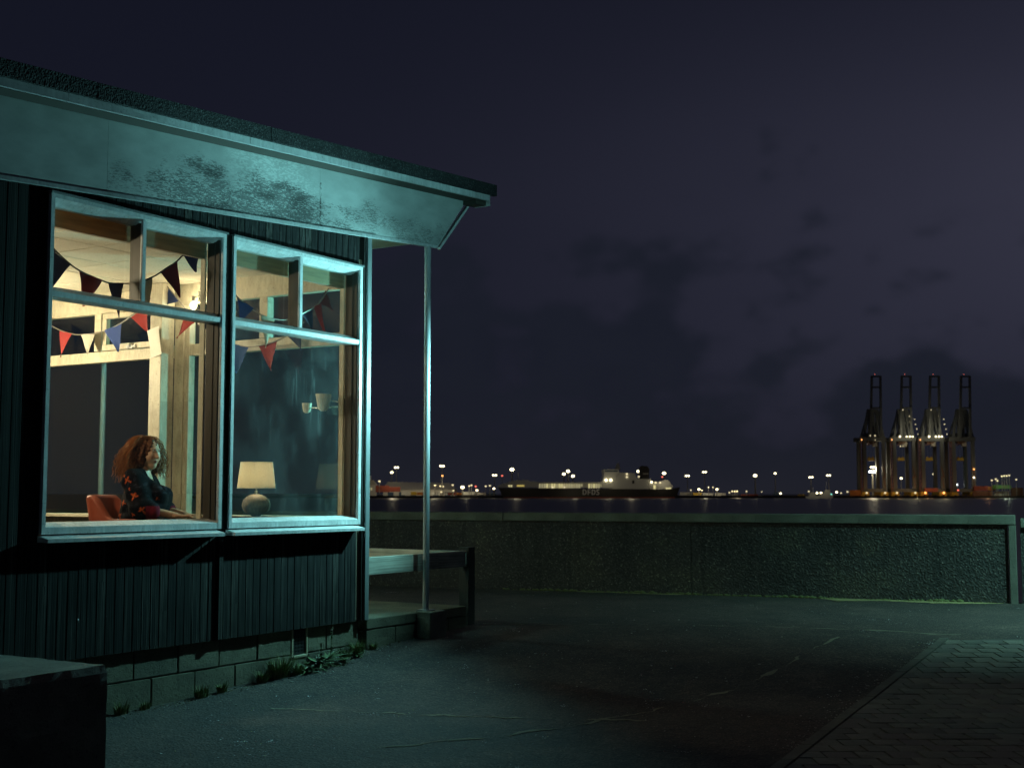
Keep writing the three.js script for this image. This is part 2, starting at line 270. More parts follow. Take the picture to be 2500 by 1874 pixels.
// kerb line between tarmac and pavers
const KT = [[5.2, 0.385], [7.217, 1.347], [7.857, 1.653], [8.625, 2.021], [9.554, 2.468], [10.42, 2.942], [11.282, 3.457], [11.775, 3.751], [12.434, 4.111], [13, 4.45]];
const KX = (D) => { let i = 0; while (i < KT.length - 2 && D > KT[i + 1][0]) i++; const [a, x] = KT[i], [b, y] = KT[i + 1]; return x + (D - a) * (y - x) / (b - a); };
{
  const kerb = place('kerb', 'flush concrete kerb edging the block paving', 'kerb', [KX(10), ground(10), -10]);
  for (let D = 5.4; D < 12.2; D += 0.45) {
    const e = Math.min(D + 0.44, 12.24), x0 = KX(D), x1 = KX(e), y0 = ground(D), y1 = ground(e), w = 0.095, h = 0.014;
    raw('kerb_stone', hexa([[x0 - KX(10), y0 - 0.15 - ground(10), -D + 10], [x0 + w - KX(10), y0 - 0.15 - ground(10), -D + 10], [x1 + w - KX(10), y1 - 0.15 - ground(10), -e + 10], [x1 - KX(10), y1 - 0.15 - ground(10), -e + 10],
      [x0 + 0.008 - KX(10), y0 + h - ground(10), -D + 10], [x0 + w - 0.008 - KX(10), y0 + h - ground(10), -D + 10], [x1 + w - 0.008 - KX(10), y1 + h - ground(10), -e + 10], [x1 + 0.008 - KX(10), y1 + h - ground(10), -e + 10]]), M.kerb, kerb);
  }
}
{
  const bed = struct('paving', sheet(range(1.2, 14, 0.4), range(5.4, 12.2, 0.4), (x, D) => ground(D) + (x > KX(D) + 0.06 ? 0.004 : -0.02)), std({ color: lin(0.06, 0.062, 0.055), roughness: 1 }), 'block paving at the right edge of the yard');
  const pm = [0, 1, 2, 3, 4].map((k) => std({ color: lin(...[[0.30, 0.33, 0.30], [0.25, 0.28, 0.26], [0.34, 0.36, 0.33], [0.28, 0.285, 0.285], [0.22, 0.25, 0.235]][k]), map: shift(concMap, k * 0.21, k * 0.13), bumpMap: concBump, bumpScale: 0.006, roughness: 0.85 }));
  const rnd = rng(77), S = 0.192, geos = [0, 1, 2].map((k) => { const w = S - 0.007 - 0.001 * k, l = S - 0.007; return hexa([[-w / 2, -0.05, l / 2], [w / 2, -0.05, l / 2], [w / 2, -0.05, -l / 2], [-w / 2, -0.05, -l / 2], [-w / 2 + 0.004, 0.014, l / 2 - 0.004], [w / 2 - 0.004, 0.014, l / 2 - 0.004], [w / 2 - 0.004, 0.014, -l / 2 + 0.004], [-w / 2 + 0.004, 0.014, -l / 2 + 0.004]]); });
  let j = 0, count = 0; const rest = [];
  for (let D = 7.3; D < 12.05; D += S, j++) {
    for (let i = 0; i < 30; i++) {
      const x = KX(7.3) - 0.6 + (i + (j % 2) * 0.5) * S + 0.004 * (rnd() - 0.5), k0 = KX(D) + 0.105, k1 = KX(D + S) + 0.105;
      if (x + S / 2 < Math.min(k0, k1) + 0.02 || x / D > 0.47) continue;
      const y0 = ground(D + S / 2) + 0.004 * (rnd() - 0.5), mat = pm[Math.floor(rnd() * 5)], pick = geos[Math.floor(rnd() * 3)], tilt = [rnd(), rnd(), rnd()]; let m;
      if (x - S / 2 < Math.max(k0, k1)) {                    // cut along the kerb
        const h = S / 2 - 0.0035, rect = [[-h, h], [h, h], [h, -h], [-h, -h]], kx = (z) => KX(D + S / 2 - z) + 0.105 - x, out = [];
        rect.forEach((p, q) => { const b = rect[(q + 1) % 4], fp = p[0] - kx(p[1]), fb = b[0] - kx(b[1]); if (fp >= 0) out.push(p); if ((fp >= 0) !== (fb >= 0)) { const t = fp / (fp - fb); out.push([p[0] + (b[0] - p[0]) * t, p[1] + (b[1] - p[1]) * t]); } });
        if (out.length < 3) continue; m = new THREE.Mesh(prismY(out, -0.05, 0.014), mat);
      } else m = new THREE.Mesh(pick, mat);
      m.name = 'paver'; m.castShadow = m.receiveShadow = true;
      m.position.set(x, y0, -(D + S / 2)); m.rotation.set((tilt[0] - 0.5) * 0.03 + (ground(D + S) - ground(D)) / S, (tilt[1] - 0.5) * 0.02, (tilt[2] - 0.5) * 0.03);
      if (count < 300) { bed.add(m); count++; } else { m.updateMatrix(); rest.push(m.geometry.clone().applyMatrix4(m.matrix)); }
    }
  }
  if (rest.length) { const r = raw('pavers', mergeGeometries(rest), pm[1], bed); r.userData.kind = 'stuff'; }
}
// sea wall: panels of pebble dash between concrete bands
{
  const yb = ground(15) - 0.02, top = EYE - 0.262, ang = Math.atan2(WDIR[1], WDIR[0]);
  const wall = place('sea_wall', 'long pebble-dashed sea wall with a smooth concrete coping', 'sea wall', [WALL0[0], 0, -WALL0[1]], ang);
  const L = Math.hypot(6.1 + 0.49, 2.5);                                             // end of the panel in view
  { const cut = [-26, -17.5, -9.2, -2.6, 3.05, L - 0.09]; for (let i = 0; i < 5; i++) raw('panel', bx(cut[i] + 0.004, cut[i + 1] - 0.004, yb - 0.3, top - 0.12, -0.22, 0.003 * (i % 2)), M.dash, wall); raw('panel_backing', bx(-26, L - 0.1, yb - 0.3, top - 0.125, -0.23, -0.02), M.mortar, wall); }
  const cop = [-26, -14, -6, 0.4, L];
  for (let i = 0; i < 4; i++) raw('coping', rbx(cop[i] + 0.003, cop[i + 1] - 0.003, top - 0.118, top, -0.26, 0.035, 0.012), M.coping, wall);
  raw('end_band', rbx(L - 0.088, L, yb - 0.3, top - 0.12, -0.25, 0.03, 0.01), M.coping, wall);
  raw('panel', bx(L + 0.05, L + 14, yb - 0.3, top - 0.16, -0.26, -0.04), M.dash, wall);
  raw('coping', rbx(L + 0.05, L + 14, top - 0.157, top - 0.04, -0.3, 0.0, 0.012), M.coping, wall);
  // grit and low growth gathered along the wall foot
  const P = (s, o) => [WALL0[0] + s * WDIR[0] + o * WDIR[1], WALL0[1] + s * WDIR[1] - o * WDIR[0]];
  const strip = (s0, s1, w, k) => { const pos = [], N = 90; for (let i = 0; i < N; i++) { const q = (t) => { const s = s0 + (s1 - s0) * t, ww = w * (0.25 + 1.2 * fbm(t * 9, k, 5, 4)) * Math.min(1, 6 * t, 6 * (1 - t)); return [P(s, 0.002), P(s, ww)]; }; const a = q(i / N), b = q((i + 1) / N); for (const [x, D] of [a[0], b[1], b[0], a[0], a[1], b[1]]) pos.push(x, ground(D) + 0.006, -D); } const g = new THREE.BufferGeometry(); g.setAttribute('position', new THREE.Float32BufferAttribute(pos, 3)); g.computeVertexNormals(); return muv(g); };
  struct('sand_drift', strip(4.6, 6.9, 0.36, 4), M.sand, 'pale patch of blown sand at the foot of the sea wall near its end');
  struct('sand_drift', strip(1.3, 3.2, 0.16, 8), M.sand, 'thin drift of blown sand along the middle of the sea wall foot');
  const rnd = rng(5), moss = [], mg = new THREE.SphereGeometry(1, 5, 3);
  for (let i = 0; i < 420; i++) { const s = 0.4 + 6 * Math.pow(rnd(), 0.8), o = 0.004 + 0.05 * rnd() * rnd(), [x, D] = P(s, o), r = 0.006 + 0.016 * rnd() * fbm(s * 3, 2, 3, 2) * 2; moss.push(clean(mg.clone().scale(r * 1.6, r, r * 1.2).translate(x, ground(D) + r * 0.4, -D))); }
  const ms = raw(numbered('moss'), mergeGeometries(moss), std({ color: lin(0.07, 0.08, 0.025), roughness: 1 }), scene); tag(ms, 'low moss and grit along the foot of the sea wall', 'moss', null, 'stuff');
}
// grit: loose chippings swept to the edges of the yard
{
  const rnd = rng(61), g0 = new THREE.IcosahedronGeometry(1, 0), list = [];
  for (let i = 0; i < 900; i++) { let x, D; const k = rnd(); if (k < 0.45) { const p = B(4.2 * rnd() - 0.3, 0, 0.02 + 0.5 * rnd() * rnd()); x = p.x; D = -p.z; } else if (k < 0.7) { D = 8 + 4.2 * rnd(); x = KX(D) - 0.3 * rnd() * rnd(); } else { x = -2 + 7 * rnd(); D = 8 + 8 * rnd(); } if (D > wallDepth(x) - 0.05) continue; const r = 0.002 + 0.006 * rnd() * rnd(); list.push(clean(g0.clone().scale(r * (1 + rnd()), r, r * (1 + rnd())).rotateY(rnd() * 6).translate(x, ground(D) + r * 0.4, -D))); }
  const m = raw(numbered('grit'), mergeGeometries(list), std({ color: lin(0.24, 0.23, 0.20), roughness: 0.9 }), scene); tag(m, 'loose chippings scattered over the tarmac', 'grit', null, 'stuff');
}
// low concrete block in the left foreground, square with the cabin
{
  const blk = thing('concrete_block', 'big rough concrete block in the dark left foreground', 'block', [-1.6, -1.55, 0.4]);
  const g = clean(new THREE.BoxGeometry(3.0, 0.60, 3.0, 60, 14, 60)).translate(-0.567 - 1.5, -0.985 - 0.29, 1.337 - 1.5);
  const p = g.attributes.position;
  for (let i = 0; i < p.count; i++) { const x = p.getX(i), y = p.getY(i), z = p.getZ(i), e = (c) => fbm(c * 14 + 3, y * 14, 6, 3) - 0.5; const ex = x > -0.58, ez = z > 1.32, ey = y > -0.99; if (ex) p.setX(i, x + 0.014 * e(z) - (ey ? 0.012 : 0)); if (ez) p.setZ(i, z + 0.014 * e(x) - (ey ? 0.012 : 0)); if (ey) p.setY(i, y + 0.010 * (fbm(x * 9, z * 9, 4, 3) - 0.5)); }
  g.computeVertexNormals(); part(blk, 'block', muv(g), M.concrete);
}

// ------------------------------------------------------------------ the cabin
const Ysi = (a) => 2.0864 + 0.0723 * a, Yso = (a) => 2.6277 + 0.0687 * a, Yf = (a) => 2.6256 + 0.0677 * a;
const A0 = -3.4, A1 = 3.5, NB = -6.2, CEIL = 2.07, FLOOR = -0.9;
const cabin = thing('cabin', 'dark timber-clad waterfront cabin with white soffit and lit corner windows', 'cabin', [0.6, -1.55, -2]);
const WIN = [[0, 1.68, 0.84], [1.764, 3.421, 2.59]];
{
  const rnd = rng(12);
  // boards
  const bw = 0.083, sect = (w) => { const c = 0.0035, t = 0.02; return new THREE.Shape([[0.001, -t], [w - 0.001, -t], [w - 0.001, -c], [w - c, 0], [c, 0], [0.001, -c]].map((q) => new THREE.Vector2(...q))); };
  const bgeo = [0, 1, 2].map((k) => { const g = clean(new THREE.ExtrudeGeometry(sect(bw - 0.002), { depth: 1, bevelEnabled: false })); g.rotateX(-Math.PI / 2); g.scale(1, 1, -1); const ix = g.attributes.position; for (let i = 0; i < ix.count; i += 3) { for (const at of [g.attributes.position]) { const a = [at.getX(i), at.getY(i), at.getZ(i)]; at.setXYZ(i, at.getX(i + 1), at.getY(i + 1), at.getZ(i + 1)); at.setXYZ(i + 1, ...a); } } g.computeVertexNormals(); muv(g); const uv = g.attributes.uv; for (let i = 0; i < uv.count; i++) uv.setXY(i, uv.getX(i) + 0.11 * k, uv.getY(i) * 1.4 + 0.4 * k); return g; });
  const board = (a, y0, y1, n = 0) => { const m = raw('cladding_board', bgeo[Math.floor(rnd() * 3)], M.boards[Math.floor(rnd() * 5)], cabin), b = bases.get(cabin); m.position.set(a - b.x, y0 - b.y, n - b.z + (rnd() - 0.5) * 0.003); m.scale.y = y1 - y0; return m; };
  for (let i = -40; i < 42; i++) {
    const a = 0.003 + i * bw; if (a < A0 || a + bw > 3.475) continue;
    const mid = a + bw / 2, inWin = WIN.some(([l, r]) => mid > l && mid < r);
    if (mid < 0) board(a, -1.127, Ysi(a) + 0.01);
    else { board(a, -1.127, -0.275); if (Ysi(a) > 2.05) board(a, 2.045, Ysi(a) + 0.012); }
  }
  part(cabin, 'mullion_post', rbx(1.684, 1.760, -0.28, 2.05, -0.03, 0.012, 0.004), M.boards[2]);
  part(cabin, 'mullion_post', rbx(1.675, 1.72, -1.126, -0.33, -0.02, 0.018, 0.004), M.boards[2]);
  part(cabin, 'corner_board', rbx(3.502, 3.562, -1.126, Ysi(3.53), -0.12, 0.022, 0.004), M.trim);
  part(cabin, 'corner_board', rbx(3.472, 3.500, -1.126, Ysi(3.48), -0.12, 0.004, 0.003), M.darkWood);
  // nail heads in a row along the lower boards
  const nails = []; for (let a = -0.6; a < 3.46; a += bw) nails.push(clean(new THREE.SphereGeometry(0.0035, 6, 4).scale(1, 1, 0.5).translate(0.03 + a, -0.86 + 0.006 * (rnd() - 0.5), 0.001)));
  const nl = part(cabin, 'nail_heads', nails, M.metal); nl.userData.kind = 'stuff';
  // wall core and inside lining
  const core = [bx(A0, 0, -1.12, 2.1, -0.15, -0.022), bx(0, 3.47, -1.12, -0.285, -0.15, -0.022), bx(1.69, 1.755, -0.285, 2.04, -0.15, -0.035), bx(0, 3.47, 2.045, 2.12, -0.15, -0.022), bx(3.425, 3.47, -0.285, 2.045, -0.15, -0.022)];
  part(cabin, 'wall_core', core, M.core);
  part(cabin, 'front_lining', [bx(A0, -0.005, FLOOR, CEIL, -0.17, -0.152), bx(-0.005, 3.4, FLOOR, -0.29, -0.17, -0.152)], M.panelling);
  // end wall of windows on the porch side: jambs, header, transom, sill
  const E0 = 3.40, E1 = 3.50;
  part(cabin, 'end_wall', [bx(E0 + 0.005, E1, -1.12, -0.24, NB, -0.153), bx(E0 + 0.01, E1, -0.24, CEIL + 0.3, -0.205, -0.153)], M.wall);
  part(cabin, 'end_header', bx(E0, E1 - 0.01, 1.862, CEIL + 0.3, NB, -0.207), M.cream);
  part(cabin, 'end_sill', rbx(E0 - 0.16, E1 + 0.05, -0.238, -0.205, NB, -0.208, 0.006), M.cream);
  part(cabin, 'end_transom', rbx(E0 - 0.01, E1 - 0.02, 1.35, 1.462, NB, -0.208, 0.006), M.cream);
  for (const [n0, n1, w] of [[-3.46, -3.36, 0.05], [-1.175, -1.075, 0.05], [-4.75, -4.6, 0.06]]) part(cabin, 'end_mullion', [rbx(E0 - 0.02, E1 - 0.03, -0.2, 1.345, n0 + (n0 === -1.175 || n0 === -3.46 ? 10 : 0), n1 + (n0 === -1.175 || n0 === -3.46 ? 10 : 0), 0.005), rbx(E0 - 0.02, E1 - 0.03, 1.465, 1.858, n0, n1, 0.005)].slice(n0 === -1.175 || n0 === -3.46 ? 1 : 0), M.cream);
  part(cabin, 'column', rbx(E0 - 0.20, E0 - 0.03, -0.2, CEIL - 0.002, -2.445, -2.285, 0.006), M.cream);
  part(cabin, 'column_casing', [rbx(E0 - 0.025, E1 - 0.03, -0.2, 1.86, -2.285, -2.16, 0.005), rbx(E0 - 0.015, E1 - 0.035, -0.2, 1.86, -2.157, -2.09, 0.005)], M.cream);
  // opening casement in the upper light
  const cas = part(cabin, 'casement', [rbx(E0 - 0.012, E0 + 0.04, 1.47, 1.53, -3.35, -2.46, 0.005), rbx(E0 - 0.012, E0 + 0.04, 1.80, 1.855, -3.35, -2.46, 0.005), rbx(E0 - 0.012, E0 + 0.04, 1.53, 1.80, -3.35, -3.29, 0.005), rbx(E0 - 0.012, E0 + 0.04, 1.53, 1.80, -2.52, -2.46, 0.005)], M.cream);
  part(cas, 'catch', [rbx(E0 - 0.03, E0 - 0.012, 1.475, 1.505, -2.97, -2.84, 0.004), rbx(E0 - 0.045, E0 - 0.03, 1.468, 1.482, -2.94, -2.86, 0.003)], M.white);
  for (const [n0, n1, y0, y1] of [[-4.62, -3.45, 1.46, 1.86], [-3.3, -2.5, 1.52, 1.81], [-2.1, -1.17, 1.46, 1.86], [-1.08, -0.21, 1.46, 1.86], [-4.62, -2.43, -0.21, 1.35], [-2.1, -0.21, -0.21, 1.35], [NB + 0.05, -4.72, -0.21, 1.86]]) {
    const g = muv(clean(new THREE.PlaneGeometry(n1 - n0, y1 - y0).rotateY(Math.PI / 2)).translate(E0 + 0.055, (y0 + y1) / 2, (n0 + n1) / 2)); part(cabin, 'end_pane', g, M.glassEnd);
  }
  // other inside faces
  part(cabin, 'back_wall', bx(A0, E1, -1.12, CEIL + 0.25, NB - 0.15, NB), M.panelling);
  part(cabin, 'left_wall', bx(A0 - 0.15, A0, -1.12, CEIL + 0.1, NB - 0.15, -0.02), M.panelling);
  part(cabin, 'inside_floor', bx(A0, E1 - 0.1, FLOOR - 0.1, FLOOR, NB, -0.172), M.floor);
  const ceil = part(cabin, 'ceiling', bx(A0, E1 - 0.105, CEIL + 0.02, CEIL + 0.06, NB, -0.152), M.darkWood);
  const tg = muv(clean(new RoundedBoxGeometry(0.588, 0.018, 0.588, 1, 0.006)));
  for (let i = 0; i < 11; i++) for (let k = 0; k < 10; k++) {
    const a = 3.1 - i * 0.6, n = -0.45 - k * 0.6; if (a < A0 + 0.3 || n < NB + 0.3) continue;
    const t = raw('ceiling_tile', tg, M.tile[Math.floor(rnd() * 3)], ceil), b = bases.get(cabin); t.position.set(a - b.x, CEIL + 0.009 - b.y - 0.002 * rnd(), n - b.z); t.rotation.set((rnd() - 0.5) * 0.006, 0, (rnd() - 0.5) * 0.006);
  }
  // plinth of concrete blocks under the overhanging boards
  const pl = part(cabin, 'plinth', bx(A0, 3.50, -1.75, -1.10, -0.30, -0.055), M.mortar);
  const pblock = (a0, a1, y0, y1, n1, n0 = -0.14) => { const m = part(pl, 'block', rbx(a0 + 0.005, a1 - 0.005, y0 + 0.005, y1 - 0.004, n0, n1 + 0.006 * (rnd() - 0.5), 0.007), rnd() < 0.5 ? M.block : M.block2); return m; };
  for (let k = -8; k < 8; k++) {
    const s = 0.432; let a = 0.885 + (k - 1) * s;
    if (a + s > A0 && a < 3.4) { if (a < 2.6 && a + s > 2.6) { pblock(a, 2.585, -1.342, -1.12, -0.036); } else if (a < 2.8 && a + s > 2.8) { pblock(2.80, a + s, -1.342, -1.12, -0.036); } else pblock(a, Math.min(a + s, 3.49), -1.342, -1.12, -0.036); }
    a = 1.055 + (k - 1) * 0.436; if (a + s > A0 && a < 3.45) pblock(a, Math.min(a + 0.436, 3.49), -1.60, -1.342, -0.034);
  }
  const vent = part(cabin, 'air_vent', [rbx(2.59, 2.612, -1.365, -1.13, -0.10, -0.030), rbx(2.776, 2.797, -1.365, -1.13, -0.10, -0.030), rbx(2.612, 2.776, -1.368, -1.347, -0.10, -0.024), bx(2.60, 2.79, -1.36, -1.13, -0.12, -0.085)], M.creamDark);
  for (let r = 0; r < 7; r++) part(vent, 'slat', rbx(2.612, 2.776, -1.342 + r * 0.03, -1.324 + r * 0.03, -0.08, -0.045, 0.003), M.darkMetal);
  for (let r = 0; r < 9; r++) part(vent, 'slat', rbx(2.618 + r * 0.0185, 2.624 + r * 0.0185, -1.346, -1.135, -0.05, -0.042, 0.002), M.darkMetal);

  // windows
  WIN.forEach(([l, r, mid], w) => {
    const f0 = 0.028, gz = -0.055, y0 = -0.273, y1 = 2.04;
    const jamb = (x0, x1, s) => hexa(s > 0 ? [[x0, y0, -0.12], [x1 + 0.012, y0, -0.12], [x1 + 0.012, y0, gz], [x1, y0, f0], [x0, y1, -0.12], [x1 + 0.012, y1, -0.12], [x1 + 0.012, y1, gz], [x1, y1, f0]].map((q, i) => q) : []);
    const frame = part(cabin, 'window', [
      prismY([[l, -0.12], [l + 0.072, -0.12], [l + 0.072, gz], [l + 0.034, f0 - 0.012], [l + 0.030, f0], [l, f0]], y0, y1),
      prismY([[r, -0.12], [r, f0], [r - 0.034, f0], [r - 0.040, f0 - 0.010], [r - 0.040, -0.12]], y0, y1),
      prismX([[y1, -0.12], [y1, f0], [y1 - 0.028, f0], [y1 - 0.034, f0 - 0.012], [y1 - 0.07, gz], [y1 - 0.07, -0.12]], l + 0.031, r - 0.031),
      prismX([[y0, -0.12], [y0 + 0.078, -0.12], [y0 + 0.078, gz], [y0 + 0.050, f0 - 0.008], [y0 + 0.045, f0 - 0.002], [y0, f0 - 0.002]], l + 0.031, r - 0.031)], M.white);
    part(frame, 'drip_bead', rbx(l - 0.012, r + 0.012, y1 + 0.001, y1 + 0.016, -0.01, f0 + 0.014, 0.003), M.trim);
    part(frame, 'transom', prismX([[1.33, -0.11], [1.33, f0 - 0.03], [1.336, f0 - 0.006], [1.372, f0 - 0.004], [1.412, gz + 0.004], [1.412, -0.11]], l + 0.036, r - 0.038), M.white);
    const mul = part(frame, 'mullion', prismY([[mid - 0.022, f0 - 0.026], [mid - 0.022, f0 - 0.016], [mid - 0.016, f0 - 0.008], [mid + 0.016, f0 - 0.008], [mid + 0.022, f0 - 0.016], [mid + 0.022, f0 - 0.026]], 1.40, y1 - 0.035), M.white);
    part(frame, 'glazing_bead', [rbx(mid - 0.019, mid + 0.019, 1.405, y1 - 0.06, -0.11, f0 - 0.027, 0.003), rbx(r - 0.052, r - 0.0405, y0 + 0.07, y1 - 0.05, -0.118, f0 - 0.022, 0.003), rbx(r - 0.060, r - 0.0525, y0 + 0.075, y1 - 0.06, -0.118, -0.04, 0.002)], M.bead);
    part(frame, 'sill', [hexa([[l - 0.01, -0.325, -0.02], [r - 0.035, -0.325, -0.02], [r - 0.035, -0.327, 0.103], [l - 0.01, -0.327, 0.103], [l - 0.01, -0.276, -0.02], [r - 0.035, -0.276, -0.02], [r - 0.035, -0.303, 0.105], [l - 0.01, -0.303, 0.105]])], M.white);
    const pn = (x0, x1, ya, yb, m) => part(frame, 'pane', muv(clean(new THREE.PlaneGeometry(x1 - x0, yb - ya)).translate((x0 + x1) / 2, (ya + yb) / 2, -0.075)), m);
    pn(l + 0.06, r - 0.04, -0.2, 1.345, w ? M.glass2 : M.glass1);
    pn(l + 0.06, mid - 0.01, 1.40, 1.98, M.glassTop); pn(mid + 0.01, r - 0.04, 1.40, 1.98, M.glassTop);
    // inside lining of the opening, and a blind box across its head
    part(frame, 'reveal', [rbx(r - 0.075, r - 0.062, -0.24, CEIL - 0.01, -0.175, -0.122, 0.003), rbx(l + 0.05, l + 0.068, -0.24, CEIL - 0.01, -0.175, -0.122, 0.003), rbx(l + 0.07, r - 0.078, -0.235, -0.215, -0.175, -0.122, 0.003)], M.cream);
    part(frame, 'blind_box', rbx(l + 0.07, r - 0.078, 1.848, 2.06, -0.17, -0.124, 0.006), M.blind);
  });

  // roof: deck, deep white eave board, shallow eave box with a white strip, felt upstand
  const RA0 = A0 - 0.4, RA1 = 5.34, slope = (a, d) => Yf(a) + d;
  const bandStrip = (a0, a1, d0, d1, n0, n1) => hexa([[a0, slope(a0, d0), n1], [a1, slope(a1, d0), n1], [a1, slope(a1, d0), n0], [a0, slope(a0, d0), n0], [a0, slope(a0, d1), n1], [a1, slope(a1, d1), n1], [a1, slope(a1, d1), n0], [a0, slope(a0, d1), n0]]);
  const roof = part(cabin, 'roof', bandStrip(RA0, RA1 - 0.12, 0.02, 0.15, NB - 0.4, 0.214), M.felt);
  const cuts = (list, f) => { for (let i = 0; i < list.length - 1; i++) f(list[i] + 0.002, list[i + 1] - 0.002); };
  cuts([RA0, -2.47, -1.59, -0.71, 0.17, 1.03, 1.92, 2.80, 3.68, 4.56, RA1], (a, b) => part(roof, 'felt_strip', bandStrip(a, b, 0.061, 0.176, 0.217, 0.262 + 0.004 * (rnd() - 0.5)), M.felt));
  cuts([RA0, -0.06, 1.70, 3.465, 5.235], (a, b) => part(roof, 'fascia', bandStrip(a, b, 0.0, 0.0585, 0.216, 0.242), M.fascia));
  part(roof, 'fascia_end', [bandStrip(5.225, 5.238, -0.052, -0.002, 0.06, 0.242)], M.fascia);
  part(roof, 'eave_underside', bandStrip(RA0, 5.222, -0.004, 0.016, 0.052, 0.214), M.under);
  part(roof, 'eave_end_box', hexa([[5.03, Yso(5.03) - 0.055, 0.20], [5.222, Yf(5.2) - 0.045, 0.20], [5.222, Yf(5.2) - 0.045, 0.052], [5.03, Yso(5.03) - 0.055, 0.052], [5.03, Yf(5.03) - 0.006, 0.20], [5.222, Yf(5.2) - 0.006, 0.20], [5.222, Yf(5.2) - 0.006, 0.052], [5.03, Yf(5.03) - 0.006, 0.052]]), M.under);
  // eave board panels, plumb joints, the last one cut on a rake
  const panel = (a, b, bTop = b) => { const z0 = 0.022, z1 = 0.040; const g = hexa([[a, Ysi(a), z1], [b, Ysi(b), z1], [b, Ysi(b), z0], [a, Ysi(a), z0], [a, Yso(a), z1], [bTop, Yso(bTop), z1], [bTop, Yso(bTop), z0], [a, Yso(a), z0]]); const q = g.attributes.position, uv = g.attributes.uv; for (let i = 0; i < q.count; i++) uv.setXY(i, q.getX(i), q.getY(i) - Ysi(q.getX(i))); part(roof, 'eave_board', g, M.soffit); };
  panel(RA0, -2.0); panel(-1.998, 0.459); panel(0.461, 2.793); panel(2.795, 4.59, 5.10);
  const beadTop = (a0, a1, z) => hexa([[a0, Ysi(a0) - 0.014, z], [a1, Ysi(a1) - 0.014, z], [a1, Ysi(a1) - 0.014, 0.0225], [a0, Ysi(a0) - 0.014, 0.0225], [a0, Ysi(a0) + 0.014, z - 0.006], [a1, Ysi(a1) + 0.014, z - 0.006], [a1, Ysi(a1) + 0.014, 0.0405], [a0, Ysi(a0) + 0.014, 0.0405]]);
  part(roof, 'eave_bead', beadTop(-3.4, 1.10, 0.056), M.fascia); part(roof, 'eave_bead', beadTop(1.104, 3.60, 0.058), M.fascia); part(roof, 'eave_bead', beadTop(3.603, 4.585, 0.050), M.fascia);
  part(roof, 'rake_bead', bar([4.612, Ysi(4.6) - 0.012, 0.035], [5.128, Yso(5.12) - 0.05, 0.035], 0.026, 0.03), M.fascia);
  const PE = 4.52, pc = (a0, a1, f0, f1, n1) => hexa([[a0, f0(a0), n1], [a1, f0(a1), n1], [a1, f0(a1), NB], [a0, f0(a0), NB], [a0, f1(a0), n1], [a1, f1(a1), n1], [a1, f1(a1), NB], [a0, f1(a0), NB]]);
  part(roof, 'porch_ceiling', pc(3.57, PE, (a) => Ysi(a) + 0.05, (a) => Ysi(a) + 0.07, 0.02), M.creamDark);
  part(roof, 'porch_edge_board', pc(PE + 0.001, PE + 0.02, (a) => Ysi(a) + 0.05, (a) => Yf(a) + 0.015, 0.019), M.fascia);
}
function prismY(xz, y0, y1) {          // polygon in (x, z), extruded in y
  const s = new THREE.Shape(xz.map(([x, z]) => new THREE.Vector2(x, -z))); const g = clean(new THREE.ExtrudeGeometry(s, { depth: y1 - y0, bevelEnabled: false })); g.rotateX(-Math.PI / 2); g.translate(0, y0, 0); g.computeVertexNormals(); return muv(g);
}
function prismX(yz, x0, x1) {          // polygon in (y, z), extruded in x
  const s = new THREE.Shape(yz.map(([y, z]) => new THREE.Vector2(-z, y))); const g = clean(new THREE.ExtrudeGeometry(s, { depth: x1 - x0, bevelEnabled: false })); g.rotateY(Math.PI / 2); g.translate(x0, 0, 0); g.computeVertexNormals(); return muv(g);
}

